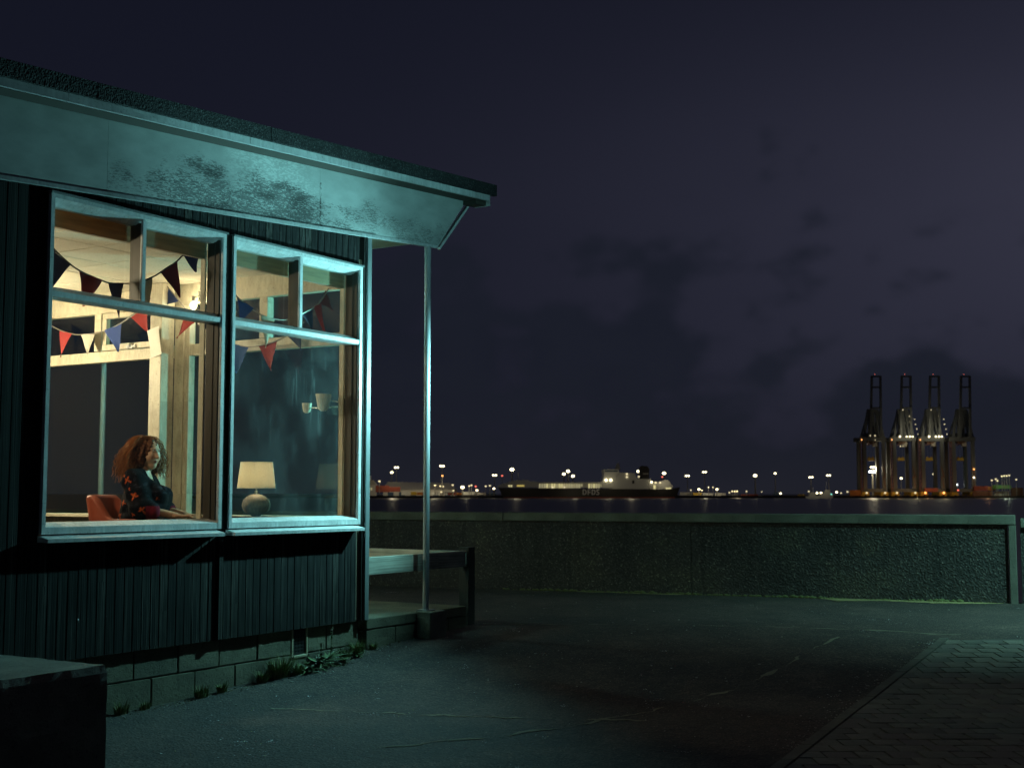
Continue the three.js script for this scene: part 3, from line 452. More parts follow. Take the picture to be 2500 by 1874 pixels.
// ------------------------------------------------------------------ porch: slab, posts, rails
{
  const deck = thing('porch_deck', 'raised concrete porch slab beside the cabin corner', 'porch', [4.4, -1.4, -2.5]);
  part(deck, 'slab', rbx(3.568, 5.2, -1.22, -1.122, NB, -0.005, 0.014), M.block);
  const yb = -1.62; let a = 3.568; const rnd = rng(3);
  for (const w of [0.44, 0.43, 0.44, 0.32]) { part(deck, 'block', rbx(a + 0.003, Math.min(a + w, 5.2) - 0.003, yb, -1.224, -0.2, -0.012 + 0.006 * rnd(), 0.008), rnd() < 0.5 ? M.block : M.block2); a += w; }
  part(deck, 'fill', bx(3.56, 5.18, -1.7, -1.225, NB + 0.02, -0.21), M.mortar);
  part(deck, 'footing', rbx(4.33, 4.60, -1.62, -1.112, -0.004, 0.16, 0.012), M.concrete);
  const post = thing('porch_post', 'slim white steel post under the end of the roof', 'post', [4.45, -1.112, 0.02], 'porch posts');
  part(post, 'pole', cyl(0.031, 0.031, Ysi(4.45) + 1.10, 4.45, -1.108, 0.02, 24), M.post);
  part(post, 'base_plate', rbx(4.385, 4.515, -1.112, -1.100, -0.045, 0.085, 0.003), M.post);
  const post2 = copy(post, 'slim white post outside, seen through the far window behind the woman'); post2.position.copy(B(4.45, -1.122, -4.53));
  const pl = thing('porch_lamp', 'round bulkhead lamp under the porch roof behind the cabin corner', 'porch lamp', [3.9, 2.35, -3.3]);
  part(pl, 'housing', cyl(0.11, 0.11, 0.05, 3.9, Ysi(3.9), -3.3, 24), M.white);
  part(pl, 'lamp_glass', clean(new THREE.SphereGeometry(0.085, 20, 10).scale(1, 0.45, 1).translate(3.9, Ysi(3.9) - 0.005, -3.3)), std({ color: lin(0.8, 1, 1), emissive: lin(0.45, 1, 1), emissiveIntensity: 3 }));
  const pll = new THREE.PointLight(new THREE.Color(0.42, 1.0, 0.98), 13, 0, 2); pll.position.copy(B(3.9, Ysi(3.9) - 0.06, -3.3)); pll.castShadow = true; pll.shadow.radius = 4; scene.add(pll);
  const rail = thing('porch_rail', 'weathered timber rail round the porch beside the cabin corner', 'railing', [4.6, -1.3, -0.3]);
  part(rail, 'beam', rbx(3.57, 5.30, -0.742, -0.580, -0.13, -0.075, 0.006), M.beamWood);
  part(rail, 'post', rbx(5.30, 5.42, -1.45, -0.545, -0.17, -0.05, 0.006), M.darkWood);
  part(rail, 'post', rbx(5.30, 5.42, -1.45, -0.545, -2.6, -2.48, 0.006), M.darkWood);
  part(rail, 'side_beam', rbx(5.335, 5.39, -0.742, -0.585, -4.4, -0.172, 0.006), M.beamWood);
  part(rail, 'bracket', rbx(5.262, 5.299, -0.72, -0.60, -0.074, -0.066, 0.002), M.metal);
}

// ------------------------------------------------------------------ inside: lamps, table, chair, bunting
{
  const warm = new THREE.Color(1.0, 0.79, 0.52);
  const addLamp = (a, y, n, I, r = 2) => { const l = new THREE.PointLight(warm, I, 0, 2); l.position.copy(B(a, y, n)); l.castShadow = true; l.shadow.radius = r; scene.add(l); };
  // bare bulb on a bracket at the column
  const sc = thing('wall_sconce', 'small bare-bulb wall lamp high on the far window frame', 'wall lamp', [3.38, 1.8, -1.93]);
  part(sc, 'bracket', [rbx(3.36, 3.378, 1.88, 1.98, -1.96, -1.90), rod([3.37, 1.93, -1.93], [3.27, 1.90, -1.93], 0.008), cyl(0.016, 0.016, 0.05, 3.27, 1.865, -1.93, 10)], M.metal);
  part(sc, 'bulb', clean(new THREE.SphereGeometry(0.034, 16, 12).scale(1, 1.25, 1).translate(3.27, 1.822, -1.93)), M.bulb); addLamp(3.27, 1.822, -1.93, 0.8);
  // globe pendant in the middle of the room, hidden by the wall left of the windows
  const pd = thing('pendant_lamp', 'glass globe pendant lamp inside, left of what the windows show', 'pendant lamp', [2.0, CEIL, -3.7]);
  part(pd, 'cord', rod([2.0, CEIL, -3.7], [2.0, 1.45, -3.7], 0.004), M.darkMetal);
  part(pd, 'cap', cyl(0.04, 0.03, 0.04, 2.0, 1.42, -3.7, 16), M.metal);
  part(pd, 'bulb', clean(new THREE.SphereGeometry(0.11, 24, 16).translate(2.0, 1.315, -3.7)), M.bulb); addLamp(2.0, 1.315, -3.7, 19, 5);

  const pd2 = thing('pendant_lamp', 'globe pendant lamp inside behind the boarded wall at far left', 'pendant lamp', [-0.55, CEIL, -1.1]);
  part(pd2, 'cord', rod([-0.55, CEIL, -1.1], [-0.55, 1.72, -1.1], 0.004), M.darkMetal);
  part(pd2, 'cap', cyl(0.04, 0.03, 0.04, -0.55, 1.70, -1.1, 16), M.metal);
  part(pd2, 'bulb', clean(new THREE.SphereGeometry(0.11, 24, 16).translate(-0.55, 1.595, -1.1)), M.bulb); addLamp(-0.55, 1.595, -1.1, 8, 5);

  const wl = thing('wall_light', 'double wall light with two cream cup shades by the right window', 'wall light', [3.38, 0.8, -0.2]);
  part(wl, 'arm', [rbx(3.375, 3.408, 0.74, 0.86, -0.204, -0.156), tube([[3.37, 0.82, -0.19], [3.31, 0.83, -0.22], [3.26, 0.84, -0.27]], 0.007), tube([[3.37, 0.78, -0.19], [3.30, 0.77, -0.32], [3.26, 0.775, -0.46]], 0.007)], M.metal);
  const cup = (n, y, r, h) => clean(new THREE.LatheGeometry([[r * 0.25, 0], [r * 0.7, h * 0.15], [r, h], [r * 0.96, h], [r * 0.66, h * 0.18], [r * 0.2, 0.004]].map((q) => new THREE.Vector2(...q)), 24)).translate(3.25, y, n);
  part(wl, 'lamp_shade', cup(-0.272, 0.735, 0.072, 0.155), M.cream); part(wl, 'lamp_shade', cup(-0.464, 0.725, 0.046, 0.09), M.cream);

  // table along the windows
  const tm = std({ color: lin(0.035, 0.028, 0.022), roughness: 0.22, bumpMap: woodBump, bumpScale: 0.0008 });
  const tableAt = (a0, a1, n0, n1, label) => { const tb = thing('table', label, 'table', [(a0 + a1) / 2, FLOOR, (n0 + n1) / 2]); part(tb, 'top', rbx(a0, a1, -0.235, -0.205, n0, n1, 0.008), tm); for (const x of [a0 + 0.07, a1 - 0.07]) for (const z of [n0 + 0.05, n1 - 0.05]) part(tb, 'leg', rbx(x - 0.022, x + 0.022, FLOOR, -0.236, z - 0.022, z + 0.022), tm); };
  tableAt(1.80, 2.32, -0.62, -0.345, 'small dark side table under the woman\'s forearms');
  tableAt(2.34, 3.22, -1.02, -0.345, 'dark table carrying the lamp behind the right window');
  // table lamp
  const la = 2.915, ln = -0.75, ly = -0.205, lamp = thing('table_lamp', 'table lamp with round stone-grey base and pale drum shade', 'table lamp', [la, ly, ln]);
  const stone = std({ map: tex(256, 256, (x, y) => { const g = fbm(x / 3, y / 40, 121, 3), c = fbm(x / 40, y / 30, 122, 3); const v = 0.40 + 0.2 * (g - 0.5) + 0.2 * (c - 0.5); return [v, v * 0.92, v * 0.74]; }, true), roughness: 0.7 });
  const prof = []; for (let i = 0; i <= 20; i++) { const t = i / 20, th = -Math.PI / 2 + 0.32 + t * (Math.PI - 0.52); prof.push(new THREE.Vector2(0.125 * Math.cos(th), 0.098 + 0.098 * Math.sin(th))); }
  part(lamp, 'base', clean(new THREE.LatheGeometry(prof, 40)).translate(la, ly + 0.004, ln), stone);
  part(lamp, 'foot', cyl(0.045, 0.04, 0.012, la, ly, ln, 24), M.darkMetal);
  part(lamp, 'neck', [cyl(0.018, 0.014, 0.035, la, ly + 0.195, ln, 16), cyl(0.009, 0.009, 0.06, la, ly + 0.22, ln, 12)], M.metal);
  const weave = tex(256, 256, (x, y) => 0.85 + 0.1 * (fbm(x / 1.5, y / 12, 131, 2) - 0.5) + 0.1 * (fbm(x / 12, y / 1.5, 132, 2) - 0.5), true, [3, 2]);
  part(lamp, 'shade', clean(new THREE.CylinderGeometry(0.142, 0.170, 0.232, 48, 1, true)).translate(la, ly + 0.252 + 0.116, ln), new THREE.MeshPhysicalMaterial({ color: lin(0.70, 0.62, 0.42), map: weave, roughness: 0.95, transmission: 0.35, thickness: 0, side: THREE.DoubleSide }));
  part(lamp, 'shade_ring', [clean(new THREE.TorusGeometry(0.170, 0.003, 6, 48).rotateX(Math.PI / 2).translate(la, ly + 0.252, ln)), clean(new THREE.TorusGeometry(0.142, 0.003, 6, 48).rotateX(Math.PI / 2).translate(la, ly + 0.484, ln))], M.cream);
  part(lamp, 'bulb', clean(new THREE.SphereGeometry(0.03, 14, 10).translate(la, ly + 0.36, ln)), std({ color: lin(1, 0.9, 0.7), emissive: lin(1, 0.8, 0.5), emissiveIntensity: 2 })); addLamp(la, ly + 0.36, ln, 0.34, 1.5);
  // bent-wire menu holder
  const mh = thing('menu_holder', 'bent chrome menu holder left of the table lamp', 'menu holder', [2.16, ly, -0.5]);
  part(mh, 'wire', [tube([[2.10, ly + 0.006, -0.50], [2.085, ly + 0.06, -0.50], [2.06, ly + 0.125, -0.50]], 0.006), tube([[2.17, ly + 0.006, -0.46], [2.165, ly + 0.09, -0.46], [2.13, ly + 0.155, -0.46], [2.112, ly + 0.14, -0.46]], 0.005)], M.metal);
  part(mh, 'foot', rbx(2.07, 2.25, ly + 0.001, ly + 0.009, -0.53, -0.43, 0.003), M.metal);

  const pp = thing('paper_notice', 'crumpled white sheet hanging on the column behind the woman', 'paper', [3.18, 1.6, -2.36]);
  { const g = clean(new THREE.PlaneGeometry(0.20, 0.27, 8, 10)), q = g.attributes.position; for (let i = 0; i < q.count; i++) { const x = q.getX(i), y = q.getY(i); q.setXYZ(i, x * (1 - 0.25 * (0.13 - y)) + 0.04 * (0.13 - y), y + 0.16 * x, 0.012 * Math.sin(14 * x + 9 * y) + 0.02 * Math.sin(7 * y) + 0.03 * x); } g.rotateY(-Math.PI / 2 - 0.1); const h = g.clone().translate(-0.0015, 0, 0); g.computeVertexNormals(); h.computeVertexNormals(); part(pp, 'sheet', join([g, h]).translate(3.165, 1.475, -2.345), std({ color: lin(0.80, 0.77, 0.70), roughness: 0.9, side: THREE.DoubleSide })); }
  // bunting: flags of red, cream and blue cloth on a tinsel cord
  const cloth = (c) => new THREE.MeshPhysicalMaterial({ color: lin(...c), roughness: 0.9, transmission: 0.18, thickness: 0, side: THREE.DoubleSide, map: weave });
  const C = { red: cloth([0.42, 0.022, 0.022]), dred: cloth([0.20, 0.010, 0.014]), blue: cloth([0.045, 0.10, 0.36]), navy: cloth([0.018, 0.022, 0.085]), cream: cloth([0.62, 0.55, 0.40]), white: cloth([0.75, 0.70, 0.58]) };
  const cordM = std({ color: lin(0.28, 0.26, 0.24), roughness: 0.3, metalness: 0.6 }), darkCord = std({ color: lin(0.03, 0.028, 0.03), roughness: 0.7 });
  const flagGeo = (p, q, r, seed) => {             // triangular cloth with a rounded belly, 2 mm thick
    const A = new THREE.Vector3(...p), Bq = new THREE.Vector3(...q), T = new THREE.Vector3(...r), nrm = Bq.clone().sub(A).cross(T.clone().sub(A)).normalize(), pos = [], N = 6;
    const pt = (u, v, s) => { const e = A.clone().lerp(Bq, u), w = e.lerp(T, v); const bow = 0.016 * Math.sin(u * 3.1 + seed) * (1 - v * 0.4) + 0.014 * Math.sin(v * 4 + seed * 2) * (1 - v); return w.addScaledVector(nrm, bow + s * 0.001); };
    for (const s of [1, -1]) for (let j = 0; j < N; j++) for (let i = 0; i < N; i++) { const a = pt(i / N, j / N, s), b = pt((i + 1) / N, j / N, s), c = pt((i + 1) / N, (j + 1) / N, s), d = pt(i / N, (j + 1) / N, s); for (const k of s > 0 ? [a, b, c, a, c, d] : [a, c, b, a, d, c]) pos.push(k.x, k.y, k.z); }
    const g = new THREE.BufferGeometry(); g.setAttribute('position', new THREE.Float32BufferAttribute(pos, 3)); g.computeVertexNormals(); return muv(g);
  };
  function bunting(label, cord, flags, map, cm) {
    const c0 = map(...cord[Math.floor(cord.length / 2)]), o = thing('bunting', label, 'bunting', c0, 'strings of bunting inside the cabin windows');
    part(o, 'cord', tube(cord.map((q) => map(...q)), 0.006, 60, 6), cm);
    flags.forEach(([m, p, q, r], i) => part(o, 'flag', flagGeo(map(...p), map(...q), map(...r), i * 1.7), C[m]));
  }
  const near = (a, y) => [a, y, -0.215], far = (n, y) => [3.26, y, n];
  bunting('bunting close behind the left window glass, dark flags against the ceiling', [[0.02, 1.84], [0.139, 1.773], [0.207, 1.722], [0.374, 1.622], [0.464, 1.588], [0.647, 1.55], [0.72, 1.54], [0.835, 1.552], [0.958, 1.572], [1.149, 1.647], [1.238, 1.703], [1.397, 1.81], [1.454, 1.862], [1.60, 1.90]],
    [['navy', [0.202, 1.72], [0.374, 1.621], [0.228, 1.445]], ['dred', [0.462, 1.587], [0.647, 1.548], [0.497, 1.336]], ['navy', [0.719, 1.54], [0.87, 1.558], [0.822, 1.294]], ['cream', [0.974, 1.573], [1.149, 1.645], [1.123, 1.36]], ['dred', [1.238, 1.70], [1.397, 1.808], [1.431, 1.522]], ['navy', [1.454, 1.862], [1.60, 1.90], [1.595, 1.747]]], near, darkCord);
  bunting('bunting close behind the right window glass, sagging in the middle', [[1.80, 1.84], [1.931, 1.725], [2.078, 1.603], [2.197, 1.555], [2.342, 1.50], [2.54, 1.481], [2.666, 1.491], [2.801, 1.537], [2.886, 1.573], [3.098, 1.687], [3.234, 1.839]],
    [['dred', [1.862, 1.785], [1.986, 1.68], [1.906, 1.568]], ['blue', [2.072, 1.607], [2.239, 1.538], [2.118, 1.42]], ['cream', [2.355, 1.497], [2.54, 1.481], [2.412, 1.224]], ['dred', [2.692, 1.494], [2.801, 1.537], [2.792, 1.355]], ['navy', [2.892, 1.574], [3.02, 1.645], [3.008, 1.448]], ['red', [3.03, 1.651], [3.101, 1.688], [3.188, 1.441]], ['dred', [3.105, 1.69], [3.22, 1.825], [3.293, 1.649]]], near, cordM);
  bunting('brightly lit bunting across the far windows behind the woman', [[-4.35, 1.93], [-4.08, 1.808], [-3.865, 1.711], [-3.638, 1.649], [-3.536, 1.638], [-3.317, 1.637], [-3.153, 1.656], [-2.927, 1.717], [-2.706, 1.82], [-2.49, 1.95], [-2.308, 2.062]],
    [['blue', [-4.152, 1.838], [-3.971, 1.757], [-4.071, 1.618]], ['red', [-3.868, 1.711], [-3.638, 1.649], [-3.826, 1.421]], ['white', [-3.527, 1.636], [-3.326, 1.636], [-3.409, 1.427]], ['blue', [-3.144, 1.656], [-2.923, 1.717], [-2.96, 1.426]], ['red', [-2.807, 1.768], [-2.571, 1.896], [-2.532, 1.584]]], far, cordM);
  bunting('lit bunting falling from the column across the far windows', [[-2.308, 2.062], [-2.181, 1.942], [-2.056, 1.822], [-1.872, 1.655], [-1.506, 1.439], [-1.41, 1.414], [-1.196, 1.373], [-1.084, 1.373], [-0.847, 1.408], [-0.728, 1.447], [-0.52, 1.56]],
    [['blue', [-2.268, 2.022], [-2.118, 1.88], [-2.324, 1.853]], ['red', [-2.02, 1.787], [-1.864, 1.655], [-2.137, 1.514]], ['white', [-1.82, 1.615], [-1.65, 1.515], [-1.80, 1.33]], ['blue', [-1.416, 1.417], [-1.196, 1.373], [-1.344, 1.132]], ['red', [-1.084, 1.373], [-0.847, 1.408], [-0.912, 1.13]], ['navy', [-0.722, 1.449], [-0.54, 1.55], [-0.548, 1.30]]], far, cordM);
}
// ------------------------------------------------------------------ the woman and her chair
const len3 = (x, y, z) => Math.sqrt(x * x + y * y + z * z);
const smin = (a, b, k) => { const h = Math.max(k - Math.abs(a - b), 0) / k; return Math.min(a, b) - h * h * k * 0.25; };
const smax = (a, b, k) => -smin(-a, -b, k);
function cap(x, y, z, a, b, r0, r1) { const bx_ = b[0] - a[0], by = b[1] - a[1], bz = b[2] - a[2], px = x - a[0], py = y - a[1], pz = z - a[2]; const t = Math.min(1, Math.max(0, (px * bx_ + py * by + pz * bz) / (bx_ * bx_ + by * by + bz * bz))); return len3(px - bx_ * t, py - by * t, pz - bz * t) - (r0 + (r1 - r0) * t); }
function ell(x, y, z, c, r) { const px = (x - c[0]) / r[0], py = (y - c[1]) / r[1], pz = (z - c[2]) / r[2], k = len3(px, py, pz); return (k - 1) * Math.min(r[0], r[1], r[2]) * (k < 1 ? 1 : 0.5 + 0.5 * Math.max(...r) / Math.min(...r) * 0.6); }
// naive surface nets
function nets(f, lo, hi, s, color) {
  const n = [0, 1, 2].map((i) => Math.ceil((hi[i] - lo[i]) / s) + 1), [nx, ny, nz] = n, F = new Float32Array(nx * ny * nz);
  for (let k = 0, i = 0; k < nz; k++) for (let j = 0; j < ny; j++) for (let q = 0; q < nx; q++, i++) F[i] = f(lo[0] + q * s, lo[1] + j * s, lo[2] + k * s);
  const id = new Int32Array(nx * ny * nz).fill(-1), pos = [], idx = [], at = (q, j, k) => q + nx * (j + ny * k);
  for (let k = 0; k < nz - 1; k++) for (let j = 0; j < ny - 1; j++) for (let q = 0; q < nx - 1; q++) {
    let cx = 0, cy = 0, cz = 0, c = 0; const v = []; for (let m = 0; m < 8; m++) v.push(F[at(q + (m & 1), j + ((m >> 1) & 1), k + (m >> 2))]);
    let neg = 0; for (const t of v) if (t < 0) neg++; if (neg === 0 || neg === 8) continue;
    for (let m = 0; m < 8; m++) for (const b of [1, 2, 4]) { const o = m | b; if (o === m) continue; if ((v[m] < 0) !== (v[o] < 0)) { const t = v[m] / (v[m] - v[o]); cx += (m & 1) + (b === 1 ? t : 0); cy += ((m >> 1) & 1) + (b === 2 ? t : 0); cz += (m >> 2) + (b === 4 ? t : 0); c++; } }
    id[at(q, j, k)] = pos.length / 3; pos.push(lo[0] + (q + cx / c) * s, lo[1] + (j + cy / c) * s, lo[2] + (k + cz / c) * s);
  }
  const quad = (a, b, c, d, flip) => { if (a < 0 || b < 0 || c < 0 || d < 0) return; flip ? idx.push(a, c, b, a, d, c) : idx.push(a, b, c, a, c, d); };
  for (let k = 1; k < nz - 1; k++) for (let j = 1; j < ny - 1; j++) for (let q = 1; q < nx - 1; q++) {
    const v = F[at(q, j, k)], s0 = v < 0;
    if (s0 !== F[at(q + 1, j, k)] < 0) quad(id[at(q, j - 1, k - 1)], id[at(q, j, k - 1)], id[at(q, j, k)], id[at(q, j - 1, k)], !s0);
    if (s0 !== F[at(q, j + 1, k)] < 0) quad(id[at(q - 1, j, k - 1)], id[at(q - 1, j, k)], id[at(q, j, k)], id[at(q, j, k - 1)], !s0);
    if (s0 !== F[at(q, j, k + 1)] < 0) quad(id[at(q - 1, j - 1, k)], id[at(q, j - 1, k)], id[at(q, j, k)], id[at(q - 1, j, k)], !s0);
  }
  const g = new THREE.BufferGeometry(); g.setAttribute('position', new THREE.Float32BufferAttribute(pos, 3)); g.setIndex(idx); g.computeVertexNormals();
  g.setAttribute('uv', new THREE.Float32BufferAttribute(new Float32Array(pos.length / 3 * 2), 2));
  const col = new Float32Array(pos.length); for (let i = 0; i < pos.length; i += 3) { const c = color ? color(pos[i], pos[i + 1], pos[i + 2]) : [1, 1, 1]; col[i] = c[0]; col[i + 1] = c[1]; col[i + 2] = c[2]; }
  g.setAttribute('color', new THREE.BufferAttribute(col, 3)); return g;
}
{
  const base = B(1.655, FLOOR, -0.83), woman = new THREE.Group(); woman.name = numbered('person'); woman.position.copy(base); woman.rotation.y = Math.PI / 2; scene.add(woman); bases.set(woman, new THREE.Vector3());
  tag(woman, 'woman with long curly auburn hair in dark leaf-print blouse, seated looking out', 'person');
  const HEAD = [0, 1.23, 0.05], YAW = -0.5, cy_ = Math.cos(YAW), sy_ = Math.sin(YAW);
  const toHead = (x, y, z) => { const px = x - HEAD[0], py = y - HEAD[1], pz = z - HEAD[2]; const qx = cy_ * px - sy_ * pz, qz = sy_ * px + cy_ * pz; const tl = 0.16; return [qx, py * Math.cos(tl) - qz * Math.sin(tl) * -1, qz * Math.cos(tl) - py * Math.sin(tl)]; };
  const fromHead = (v) => new THREE.Vector3(cy_ * v.x + sy_ * v.z + HEAD[0], v.y + HEAD[1], -sy_ * v.x + cy_ * v.z + HEAD[2]);
  const SH = 0.19, arm = (s) => ({ sh: [s * SH, 1.0, -0.02], el: [s * 0.262, 0.775, 0.07], wr: [s * 0.165, 0.727, 0.305] });
  const R = arm(-1), Lf = arm(1);
  const skin = [0.58, 0.34, 0.22];
  const body = nets((x, y, z) => {
    let d = ell(x, y, z, [0, 0.60, 0], [0.19, 0.17, 0.15]);
    d = smin(d, ell(x, y, z, [0, 0.86, 0.0], [0.165, 0.20, 0.125]), 0.08);
    d = smin(d, cap(x, y, z, [-0.13, 1.02, -0.02], [0.13, 1.02, -0.02], 0.062, 0.062), 0.06);
    d = smin(d, cap(x, y, z, [0, 1.04, -0.015], [0, 1.17, 0.02], 0.062, 0.056), 0.05);
    for (const A of [R, Lf]) { d = smin(d, cap(x, y, z, A.sh, A.el, 0.052, 0.042), 0.03); d = smin(d, cap(x, y, z, A.el, A.wr, 0.043, 0.028), 0.02); }
    for (const s of [-1, 1]) { d = smin(d, cap(x, y, z, [s * 0.1, 0.55, 0.02], [s * 0.12, 0.53, 0.42], 0.088, 0.062), 0.05); d = smin(d, cap(x, y, z, [s * 0.12, 0.53, 0.42], [s * 0.12, 0.10, 0.38], 0.056, 0.036), 0.03); d = smin(d, cap(x, y, z, [s * 0.12, 0.045, 0.36], [s * 0.13, 0.035, 0.52], 0.036, 0.028), 0.03); }
    return d;
  }, [-0.4, -0.01, -0.3], [0.4, 1.25, 0.62], 0.014, () => skin);
  const head = nets((x, y, z) => {
    const [hx, hy, hz] = toHead(x, y, z), ax = Math.abs(hx);
    let d = ell(hx, hy, hz, [0, 0.018, -0.008], [0.072, 0.096, 0.09]);
    d = smin(d, ell(hx, hy, hz, [0, -0.045, 0.022], [0.058, 0.064, 0.062]), 0.03);
    d = smin(d, ell(ax, hy, hz, [0.034, -0.030, 0.050], [0.030, 0.032, 0.028]), 0.03);
    d = smin(d, len3(hx, hy + 0.100, hz - 0.058) - 0.020, 0.03);
    d = smin(d, ell(hx, hy, hz, [0, -0.10, 0.015], [0.045, 0.03, 0.05]), 0.03);
    d = smin(d, cap(ax, hy, hz, [0.012, 0.034, 0.078], [0.044, 0.034, 0.066], 0.009, 0.007), 0.014);
    d = smax(d, -(len3(ax - 0.031, hy - 0.012, hz - 0.094) - 0.0155), 0.014);
    d = smin(d, cap(hx, hy, hz, [0, 0.020, 0.082], [0, -0.022, 0.104], 0.0075, 0.0125), 0.012);
    d = smin(d, len3(ax - 0.012, hy + 0.026, hz - 0.091) - 0.0085, 0.008);
    d = smin(d, cap(ax, hy, hz, [0, -0.055, 0.0875], [0.020, -0.057, 0.077], 0.0065, 0.003), 0.006);
    d = smin(d, cap(ax, hy, hz, [0, -0.066, 0.0855], [0.016, -0.063, 0.077], 0.007, 0.003), 0.006);
    d = smin(d, ell(ax, hy, hz, [0.074, -0.002, -0.005], [0.010, 0.030, 0.019]), 0.01);
    d = smin(d, cap(hx, hy, hz, [0, -0.06, -0.012], [0, -0.20, -0.04], 0.056, 0.062), 0.03);
    return d;
  }, [HEAD[0] - 0.15, HEAD[1] - 0.2, HEAD[2] - 0.15], [HEAD[0] + 0.15, HEAD[1] + 0.14, HEAD[2] + 0.15], 0.0036, (x, y, z) => {
    const [hx, hy, hz] = toHead(x, y, z), ax = Math.abs(hx);
    const lip = sm(1.2, 0.7, Math.hypot(ax / 0.022, (hy + 0.061) / 0.0095)) * (hz > 0.07 ? 1 : 0), brow = hz > 0.04 ? sm(1.3, 0.6, Math.hypot((ax - 0.030) / 0.021, (hy - 0.036 + (ax - 0.03) * 0.12) / 0.0055)) : 0, cheek = 0.5 * sm(1, 0.2, Math.hypot((ax - 0.04) / 0.026, (hy + 0.028) / 0.022)) * (hz > 0.03 ? 1 : 0);
    let c = skin; const mix = (a, b, t) => a.map((v, i) => v * (1 - t) + b[i] * t); c = mix(c, [0.50, 0.22, 0.15], cheek); c = mix(c, [0.36, 0.10, 0.085], lip * 0.9); return mix(c, [0.10, 0.045, 0.022], brow * 0.8);
  });
  const hands = [R, Lf].map((A, i) => {
    const s = i ? 1 : -1, w = A.wr, dir = [-s * 0.28, -0.06, 0.96], side = [s * 0.96, 0, s * s * 0.28 * 1], pt = (f, o, u) => [w[0] + dir[0] * f - side[0] * o, w[1] + dir[1] * f + u, w[2] + dir[2] * f - side[2] * o];
    const fingers = [[-0.030, 0.085, 0.060], [-0.010, 0.090, 0.072], [0.011, 0.088, 0.066], [0.030, 0.080, 0.050]];   // offset across, knuckle, length
    return nets((x, y, z) => {
      let d = cap(x, y, z, pt(-0.04, 0, 0), pt(0.01, 0, 0), 0.029, 0.026);
      for (const o of [-0.022, 0, 0.022]) d = smin(d, cap(x, y, z, pt(0.015, o * 0.8, -0.002), pt(0.075, o, -0.004), 0.017, 0.013), 0.014);
      let f = 1; for (const [o, k, l] of fingers) { const a = pt(k - 0.01, o, -0.004), b = pt(k + l * 0.45, o * 1.12, 0.004), c = pt(k + l, o * 1.18, -0.010); f = Math.min(f, Math.min(cap(x, y, z, a, b, 0.0095, 0.0085), cap(x, y, z, b, c, 0.0085, 0.0072))); }
      const t0 = pt(0.02, 0.026, -0.004), t1 = pt(0.06, 0.052, -0.006), t2 = pt(0.09, 0.055, -0.012); f = Math.min(f, Math.min(cap(x, y, z, t0, t1, 0.013, 0.0105), cap(x, y, z, t1, t2, 0.0105, 0.008)));
      return smin(d, f, 0.008);
    }, [w[0] - 0.15, w[1] - 0.06, w[2] - 0.06], [w[0] + 0.15, w[1] + 0.05, w[2] + 0.2], 0.0042, () => skin);
  });
  const skinM = std({ vertexColors: true, roughness: 0.5 });
  raw('body', mergeGeometries([body, head, ...hands].map((g) => g.toNonIndexed())), skinM, woman);
  for (const s of [-1, 1]) {
    const p = fromHead(new THREE.Vector3(s * 0.031, 0.016, 0.0765)), e = raw('eye', new THREE.SphereGeometry(0.0118, 16, 12), std({ color: lin(0.62, 0.58, 0.52), roughness: 0.2 }), woman); e.position.copy(p);
    const ir = raw('iris', new THREE.SphereGeometry(0.0062, 12, 10), std({ color: lin(0.05, 0.04, 0.03), roughness: 0.15 }), e); ir.position.set(sy_ * 0.0075 + s * 0.001, 0.0005, cy_ * 0.0075);
  }
  // blouse: wide kimono sleeves to the elbow, V neck, bird-like leaves printed in orange
  const leaves = [[-0.045, 1.005, 0.045, 0.4], [0.03, 0.885, 0.046, 1.9], [0.10, 0.775, 0.046, 0.9], [-0.115, 0.925, 0.032, 2.6], [-0.10, 0.825, 0.036, 0.2], [-0.14, 0.728, 0.032, 1.2], [0.03, 0.735, 0.026, 2.2], [-0.075, 1.04, 0.02, 3.0], [0.17, 0.86, 0.022, 0.5], [-0.02, 0.94, 0.018, 1.1]];
  const leafAt = (x, y, z) => { let best = 0; for (const [lz, ly, r, rot] of leaves) { const u = z - lz, v = y - ly, q = Math.hypot(u, v); if (q > r) continue; const th = Math.atan2(v, u) + rot, pet = 0.18 + 0.82 * Math.pow(Math.abs(Math.cos(th * 2.0 + 0.35 * Math.sin(th * 3))), 2.2) * (0.65 + 0.35 * Math.cos(th)); if (q < r * pet) best = Math.max(best, 1 - 0.5 * q / r); } return best; };
  const blouse = nets((x, y, z) => {
    let d = ell(x, y, z, [0, 0.62, 0.01], [0.235, 0.17, 0.20]);
    d = smin(d, ell(x, y, z, [0, 0.80, 0.02], [0.215, 0.22, 0.175]), 0.08);
    for (const s of [-1, 1]) d = smin(d, ell(x, y, z, [s * 0.09, 0.865, 0.125], [0.095, 0.09, 0.10]), 0.07);
    d = smin(d, cap(x, y, z, [-0.15, 1.005, -0.02], [0.15, 1.005, -0.02], 0.085, 0.085), 0.07);
    d = smin(d, cap(x, y, z, [-0.06, 1.055, -0.02], [0.06, 1.055, -0.02], 0.055, 0.055), 0.05);
    for (const A of [R, Lf]) { const e = A.el, tip = [e[0] * 0.93, e[1] - 0.015, e[2] + 0.075]; d = smin(d, cap(x, y, z, A.sh, e, 0.082, 0.085), 0.05); d = smin(d, cap(x, y, z, e, tip, 0.085, 0.072), 0.03); }
    d += 0.007 * Math.sin(y * 34 + x * 22 + z * 9) * Math.sin(z * 26 - y * 11);
    const vn = Math.abs(x) - 0.075 * sm(0.90, 1.09, y); if (z > 0.0) d = smax(d, -Math.max(vn, 0.02 - z), 0.012);
    d = smax(d, y - 1.105 + 0.9 * Math.max(0, 0.02 - Math.abs(x)), 0.01);
